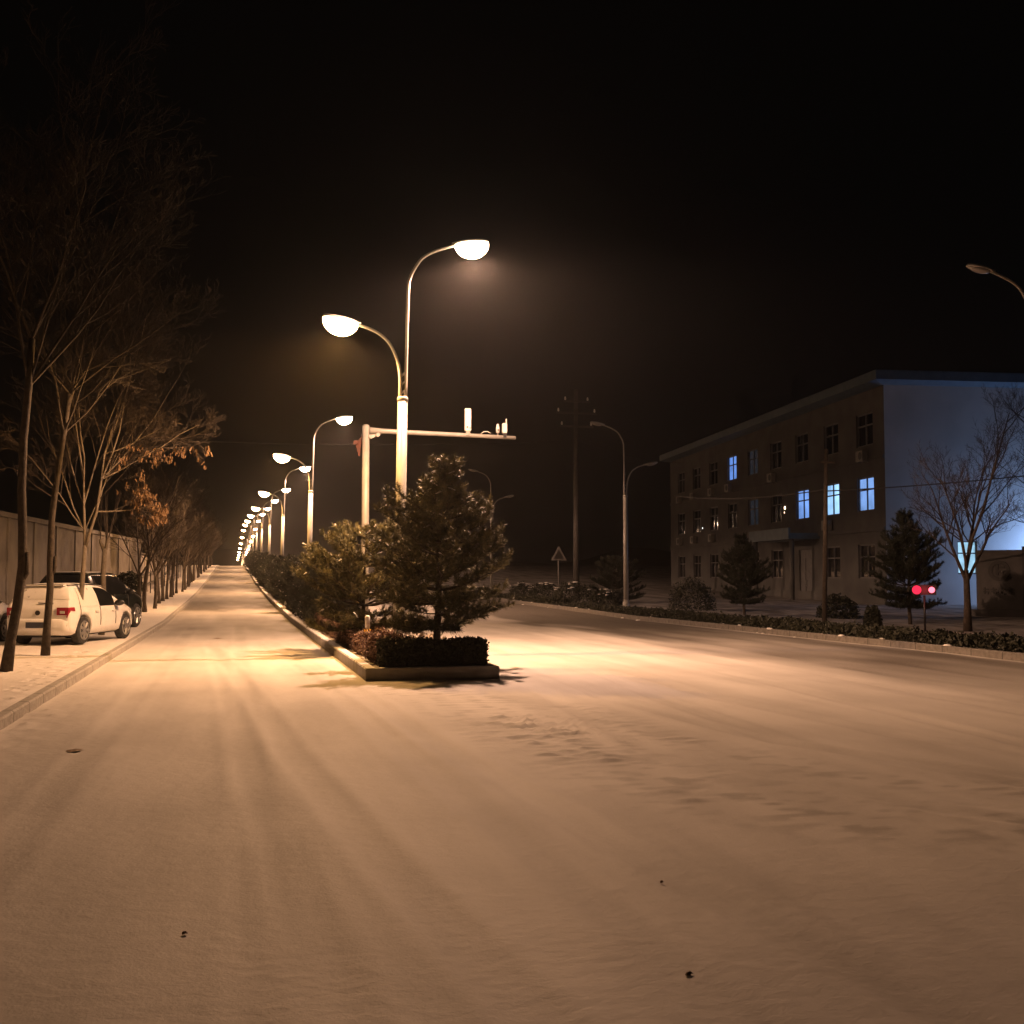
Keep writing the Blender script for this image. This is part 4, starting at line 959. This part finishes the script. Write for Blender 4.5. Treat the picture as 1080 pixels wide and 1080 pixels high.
# ------------------------------------------------------------------ cars
def make_car(label, paint, roof=1.46, length=3.95, width=1.70, suv=False, sedan=False, lit=False, snow_roof=True, snowy=True, group='parked cars', name='parked_car', rear_snow=False):
    t = thing(name, label, 'car', (0, 0, 0), 0, group)
    h, hw, gc = length / 2, width / 2, (.22 if not suv else .27)
    belt = roof * .625
    # along the car: fractions of length from the tail, top line, half width factor
    if sedan: st = [(-1, .62, .86), (-.985, .82, .92), (-.95, belt + .06, .95), (-.72, belt + .10, .985), (-.60, belt + .15, 1), (-.38, roof - .06, 1), (-.2, roof, 1), (.08, roof - .01, 1), (.2, roof - .10, 1), (.50, belt + .09, 1), (.56, belt + .05, .99), (.8, belt - .05, .96), (.93, belt - .16, .88), (.985, .60, .78), (1, .45, .72)]
    else: st = [(-1, .66, .88), (-.99, .80, .92), (-.975, belt + .02, .945), (-.95, belt + .10, .955), (-.90, belt + .28, .965), (-.83, roof - .08, .975), (-.76, roof - .02, .985), (-.5, roof, 1), (-.1, roof - .005, 1), (.12, roof - .07, 1), (.40, belt + .14, 1), (.50, belt + .05, .99), (.72, belt - .06, .97), (.88, belt - .15, .90), (.97, .62, .80), (1, .46, .72)]
    X = np.array([a[0] for a in st]) * h; Zt = np.array([a[1] for a in st]); Wf = np.array([a[2] for a in st])
    # smooth resample
    u = np.linspace(0, len(st) - 1, (len(st) - 1) * 4 + 1)
    def cr(a):
        idx = np.arange(len(a)); out = []
        for q in u:
            i = min(int(q), len(a) - 2); f = q - i; p0, p1, p2_, p3 = a[max(i - 1, 0)], a[i], a[i + 1], a[min(i + 2, len(a) - 1)]
            m1, m2 = (p2_ - p0) / 2 * .8, (p3 - p1) / 2 * .8
            out.append((2 * f ** 3 - 3 * f ** 2 + 1) * p1 + (f ** 3 - 2 * f ** 2 + f) * m1 + (-2 * f ** 3 + 3 * f ** 2) * p2_ + (f ** 3 - f ** 2) * m2)
        return np.array(out)
    Xs, Zs, Ws = cr(X), cr(Zt), cr(Wf)
    def half(i):
        x, zt, w = Xs[i], Zs[i], hw * Ws[i]
        end = min(1, (h - abs(x)) / (.10 * h)); lo = gc + (1 - end) * .14
        b = min(belt, zt - .05); rise = max(zt - b, .05); rw = w * (1 - .30 * min(rise / (roof - belt), 1.0))
        return [(x, 0, lo), (x, w * .82, lo), (x, w * .95, lo + .05), (x, w * .992, lo + (b - lo) * .30), (x, w, lo + (b - lo) * .55), (x, w * .985, lo + (b - lo) * .86), (x, w * .955, b),
                (x, w * .955 + (rw - w * .955) * .5, b + rise * .52), (x, rw, b + rise * .86), (x, rw * .93, b + rise * .95), (x, rw * .62, b + rise * .99), (x, 0, zt)]
    def full(i):
        a = half(i); return [Vector((p[0], -p[1], p[2])) for p in a] + [Vector(p) for p in a[-2:0:-1]]
    rings = [full(i) for i in range(len(u))]
    m = MB(); m.loft(rings)
    body = m.build('body', M[paint], t, True)
    ax_r, ax_f, wr = -h * .63, h * .615, .315 if not suv else .36
    cut = MB()
    for ax in (ax_r, ax_f):
        for sg in (-1, 1): cut.tube([(ax, sg * (hw - .20), wr), (ax, sg * (hw + .3), wr)], wr + .055, 28)
    co = cut.build('cutter', None); bo = body.modifiers.new('b', 'BOOLEAN'); bo.object = co; bo.operation = 'DIFFERENCE'; bo.solver = 'EXACT'
    dg = bpy.context.evaluated_depsgraph_get(); nm = bpy.data.meshes.new_from_object(body.evaluated_get(dg)); body.modifiers.clear(); body.data = nm
    bpy.data.objects.remove(co)
    nm.materials.clear(); nm.materials.append(M[paint])
    # panels lifted off the shell: (ring range, section range) on one side
    def patch(i0, i1, j0, j1, off=.006, sides=(-1, 1), close=True):
        mb = MB()
        for sg in sides:
            P = [[None] * (j1 - j0 + 1) for _ in range(i1 - i0 + 1)]
            for i in range(i0, i1 + 1):
                a = half(i); b = half(min(i + 1, len(u) - 1)); c = half(max(i - 1, 0))
                for j in range(j0, j1 + 1):
                    p = Vector(a[j]); du = Vector(b[j]) - Vector(c[j]); dv = Vector(a[min(j + 1, 11)]) - Vector(a[max(j - 1, 0)])
                    nn = du.cross(dv); nn = nn.normalized() if nn.length > 1e-9 else Vector((0, 1, 0))
                    if nn.dot(p - Vector((p.x, 0, .6))) < 0: nn = -nn
                    q = p + nn * off; P[i - i0][j - j0] = Vector((q.x, q.y * sg, q.z))
            vs = [p for r in P for p in r]; w = j1 - j0 + 1
            fs = [(r * w + k, r * w + k + 1, (r + 1) * w + k + 1, (r + 1) * w + k) for r in range(i1 - i0) for k in range(w - 1)]
            mb.add(vs, [f if sg < 0 else f[::-1] for f in fs])
        return mb
    ir = lambda fx: int(np.argmin(np.abs(Xs - fx * h)))
    g1, g2 = M['frost_glass'] if snowy else M['car_glass'], M['car_glass']
    if sedan: rg = (ir(-.58), ir(-.36)); sgr = (-.5, -.16, -.12, .26); wsr = (ir(.22), ir(.47))
    else: rg = (ir(-.93), ir(-.80)); sgr = (-.70, -.20, -.155, .25); wsr = (ir(.14), ir(.42))
    # side glass: rear door and front door, each on both sides
    for sd in (-1, 1):
        patch(ir(sgr[0]), ir(sgr[1]), 6, 8, .006, (sd,)).build('side_window', g1, t, True)
        patch(ir(sgr[2]), ir(sgr[3]), 6, 8, .006, (sd,)).build('side_window', g2 if not snowy else M['frost_glass'] if sd > 0 else M['car_glass'], t, True)
    rw_ = MB(); a = patch(rg[0], rg[1], 8, 11, .007); rw_.add(a.v, a.f)
    wnd = rw_.build('rear_window', M['frost_glass'] if snowy and not rear_snow else (M['snow'] if rear_snow else M['car_glass']), t, True)
    a = patch(wsr[0], wsr[1], 8, 11, .007); a.build('windscreen', M['frost_glass'] if snowy else M['car_glass'], t, True)
    if snow_roof:
        a = patch(ir(-.74) if not sedan else ir(-.3), ir(.10), 9, 11, .035); sc_ = a.build('roof_snow', M['snow'], t, True)
        if not suv:
            a = patch(ir(.54), ir(.90), 8, 11, .012); a.build('bonnet_snow', M['snow'], t, True)
    # dark seams: door shuts along the flank
    sm = MB()
    for fx in (-.70, -.18, .30):
        i = ir(fx)
        for sd in (-1, 1):
            p = [Vector((c[0] + (.16 * (c[2] - belt) / belt if fx < -.5 else 0), c[1] * sd * 1.004, c[2])) for c in half(i)[3:(9 if fx < -.5 else 7)]]
            sm.tube(p, .011, 5)
    sm.build('door_seam', M['black'], t)
    for sd in (-1, 1):
        for fx in (-.30, .16):
            i = ir(fx); c = half(i)[5]; hm_ = MB(); hm_.box((c[0], sd * (c[1] + .022), c[2] - .03), (.17, .035, .03)); hm_.build('door_handle', M[paint], t)
        c = half(ir(.27))[6]; mm = MB(); rings2 = []
        for k, (dx, wz) in enumerate(((-.07, .05), (-.05, .075), (.03, .07), (.09, .03))):
            rings2.append([(c[0] + dx, sd * (c[1] + .12 + .10 * math.cos(b)), c[2] + .06 + wz * math.sin(b)) for b in np.linspace(0, 2 * PI, 11)[:-1]])
        mm.loft(rings2); mm.box((c[0] + .02, sd * (c[1] + .02), c[2] + .03), (.05, .10, .03)); mm.build('wing_mirror', M['black'], t, True)
    # lamps, bumper, plate
    for k, sd in enumerate((-1, 1)):
        tl = MB(); i0, i1 = 1, ir(-.86) if not sedan else ir(-.92)
        a = patch(i0, i1, 5, 6, .012, (sd,))
        if not lit: tl.add(a.v, a.f)
        zt_, zb_ = belt + .0, belt - .20
        if not sedan: zb_ = belt - .17
        tl.box((-h * .975, sd * hw * (.74 if not lit else .46), (zt_ + zb_) / 2), (.12, hw * .34, .17 if not lit else .10))
        tm = M['tail']
        if lit: tm = M['tail_lit'] if k == 1 else M['tail_hot']
        if lit:
            if True:
                rr_ = .135 if k == 1 else .085; c0 = Vector((-h * .975 - .05, sd * hw * .46, (zt_ + zb_) / 2)); rings_ = []
                for a_ in np.linspace(0, PI / 2, 5):
                    rings_.append([c0 + Vector((-rr_ * .8 * math.sin(a_), max(math.cos(a_), .04) * rr_ * math.cos(b_), max(math.cos(a_), .04) * rr_ * math.sin(b_))) for b_ in np.linspace(0, 2 * PI, 15)[:-1]])
                tl.loft(rings_)
        tlo = tl.build('tail_lamp', tm, t)
        rl = MB(); rl.box((-h * .975 - .064, sd * hw * (.74 if not lit else .46), (zt_ + zb_) / 2 - .02), (.012, hw * .14, .06)); rl.build('reversing_lens', M['head_glass'] if not lit else tm, tlo)
        hl = MB(); a = patch(ir(.86), ir(.965), 4, 6, .012, (sd,)); a.build('headlamp', M['head_glass'], t, True)
    bm = MB(); rings3 = []
    for z, o in ((.30, .02), (.36, .06), (.54, .07), (.60, .03)):
        pts = [(-h - o + .10 * (abs(y) / hw) ** 3, y, z) for y in np.linspace(-hw * .90, hw * .90, 11)]
        rings3.append(pts + [(-h + .16, y, z) for y in np.linspace(hw * .90, -hw * .90, 5)])
    bm.loft(rings3); bm.build('rear_bumper', M[paint], t, True)
    pm = MB(); pm.box((-h - .082 if not sedan else -h - .075, 0, .46), (.012, .46, .13)); pm.build('number_plate', M['plate'], t)
    if not sedan:
        wm = MB(); wm.tube([(-h * .965, .02, belt + .10), (-h * .962, -.32, belt + .085)], .012, 5); wm.build('wiper', M['black'], t)
        hm2 = MB(); hm2.disc((-h - .004, 0, belt - .12), .055, (1, 0, 0), 16, .03); hm2.build('badge', M['bronze'], t)
        sp = MB(); sp.box((-h * .80, 0, roof - .015), (.16, hw * 1.12, .03)); sp.build('spoiler', M[paint], t)
    ub = MB(); ub.box((0, 0, .25), (length * .86, width * .55, .16)); ub.build('underbody', M['black'], t)
    for ax in (ax_r, ax_f):
        for sg in (-1, 1):
            w = MB(); y0, y1 = sg * (hw - .205), sg * (hw - .015)
            w.tube([(ax, y0, wr), (ax, y0 + sg * .02, wr), (ax, y1 - sg * .03, wr), (ax, y1, wr)], [wr * .92, wr, wr, wr * .93], 30)
            wo = w.build('wheel', M['tyre'], t, False)
            rm = MB(); rm.disc((ax, y1 + sg * .001, wr), wr * .30, (0, 1, 0), 14, .016)
            for k in range(7):
                a = 2 * PI * k / 7; c_, s_ = math.cos(a), math.sin(a); r0, r1 = wr * .20, wr * .64
                rm.tube([(ax + r0 * c_, y1 + sg * .006, wr + r0 * s_), (ax + r1 * c_, y1 + sg * .004, wr + r1 * s_)], [.026, .034], 6)
            n = 28
            rr = [[(ax + r * math.cos(2 * PI * k / n), y1 + sg * o, wr + r * math.sin(2 * PI * k / n)) for k in range(n)] for r, o in ((wr * .60, .002), (wr * .62, .014), (wr * .69, .014), (wr * .71, .002))]
            rm.loft(rr, False); rm.build('rim', M['rim'], wo)
    return t
hatch = make_car('white snow-dusted hatchback parked with its rear to the camera', 'white_car', 1.36, 3.75, 1.56, rear_snow=False)
hatch.location = (-3.62, 29.25, .105); hatch.rotation_euler = (0, 0, R(90 - 18))
suv = make_car('dark green-black estate car with snow on its roof, beyond the white hatchback', 'dark_car', 1.66, 4.3, 1.76, suv=True, snowy=False)
suv.location = (-4.0, 35.9, .10); suv.rotation_euler = (0, 0, R(90 - 17))
sil = make_car('silver car cut off by the left edge, behind the leaning trunk', 'silver_car', 1.45, 4.0, 1.72)
sil.location = (-6.35, 28.6, .10); sil.rotation_euler = (0, 0, R(90 - 14))
# twin red warning lamp by the yard entrance; its dark post and housing are assumed
wl_ = thing('warning_lamp', 'pair of red warning lamps glowing side by side on an assumed post in front of the pine', 'warning lamp', (19.1, 28.8, .06), R(-34))
m = MB(); m.tube([(0, 0, 0), (0, 0, 1.05)], .03, 10); m.build('post', M['black'], wl_, True)
m = MB(); m.box((0, .02, 1.21), (.64, .12, .28)); m.build('housing', M['black'], wl_)
for x, rr_, mt in ((-.2, .125, 'tail_lit'), (.2, .085, 'tail_hot')):
    m = MB(); c0 = Vector((x, -.04, 1.21)); rings_ = []
    for a_ in np.linspace(0, PI / 2, 6):
        q_ = max(math.cos(a_), .05) * rr_
        rings_.append([c0 + Vector((q_ * math.cos(b_), -rr_ * .8 * math.sin(a_), q_ * math.sin(b_))) for b_ in np.linspace(0, 2 * PI, 21)[:-1]])
    m.loft(rings_); m.build('lamp_lens', M[mt], wl_, True)
d = bpy.data.lights.new('warning_light', 'POINT'); d.color = (1.0, .05, .08); d.energy = 5; d.shadow_soft_size = .1
lo = bpy.data.objects.new('warning_light', d); C.objects.link(lo); lo.parent = wl_; lo.location = (0, -.32, 1.21)

# small litter on the snow
def litter(name, loc, label, cat, s, seed):
    rr = random.Random(seed); m = MB()
    for k in range(4):
        a = rr.uniform(0, 6.28); c = Vector((rr.uniform(-s, s) * .6, rr.uniform(-s, s) * .6, .004)); d = Vector((math.cos(a), math.sin(a), 0)) * s; e = Vector((-d.y, d.x, .1 * s)) * .5
        m.add([c - d, c + e, c + d, c - e + Vector((0, 0, .006)), c + Vector((0, 0, .012))], [(0, 4, 1), (1, 4, 2), (2, 4, 3), (3, 4, 0)])
    o = m.build(name, M['dry_leaf']); o.location = (*loc, .002 + float(ROADZ['z'][np.argmin(np.abs(ROADZ['y'] - loc[1])), np.argmin(np.abs(ROADZ['x'] - loc[0]))])); tag(o, label, cat)
litter('dark_scraps', (-1.45, 11.62), 'small dark clump standing in for a footprint near the left kerb', 'dead leaves', .09, 1)  # scraps added in place of a dark footprint in the snow
litter('dead_leaf', (-.19, 5.59), 'tiny dark leaf alone on the snow in the left foreground', 'dead leaf', .013, 2)
litter('dead_leaf', (2.26, 5.87), 'tiny dark speck of leaf right of the middle of the foreground', 'dead leaf', .013, 3)
litter('dead_leaf', (1.87, 4.54), 'curled dead leaf on the snow nearest the camera', 'dead leaf', .018, 4)
litter('dark_scraps', (-.35, 31.5), 'small dark scrap lying on the lit lane beyond the hatchback', 'dead leaves', .12, 5)

# ------------------------------------------------------------------ thin mist added for the glow around the lamps
if GLOW_HAZE > 0:
    m = MB(); m.box((0, 1200, 22), (2400, 3100, 56)); hz = m.build('glow_haze', None)
    tag(hz, kind='stuff', label='thin added mist giving the glow around the lamps', cat='glow_haze')
    hm = bpy.data.materials.new('glow_haze'); hm.use_nodes = True; n, l = hm.node_tree.nodes, hm.node_tree.links
    n.remove(n['Principled BSDF']); v = n.new('ShaderNodeVolumePrincipled')
    v.inputs['Color'].default_value = (.9, .88, .86, 1); v.inputs['Density'].default_value = GLOW_HAZE; v.inputs['Anisotropy'].default_value = .78
    l.new(v.outputs[0], n['Material Output'].inputs['Volume']); hz.data.materials.append(hm)
    hm.cycles.homogeneous_volume = True
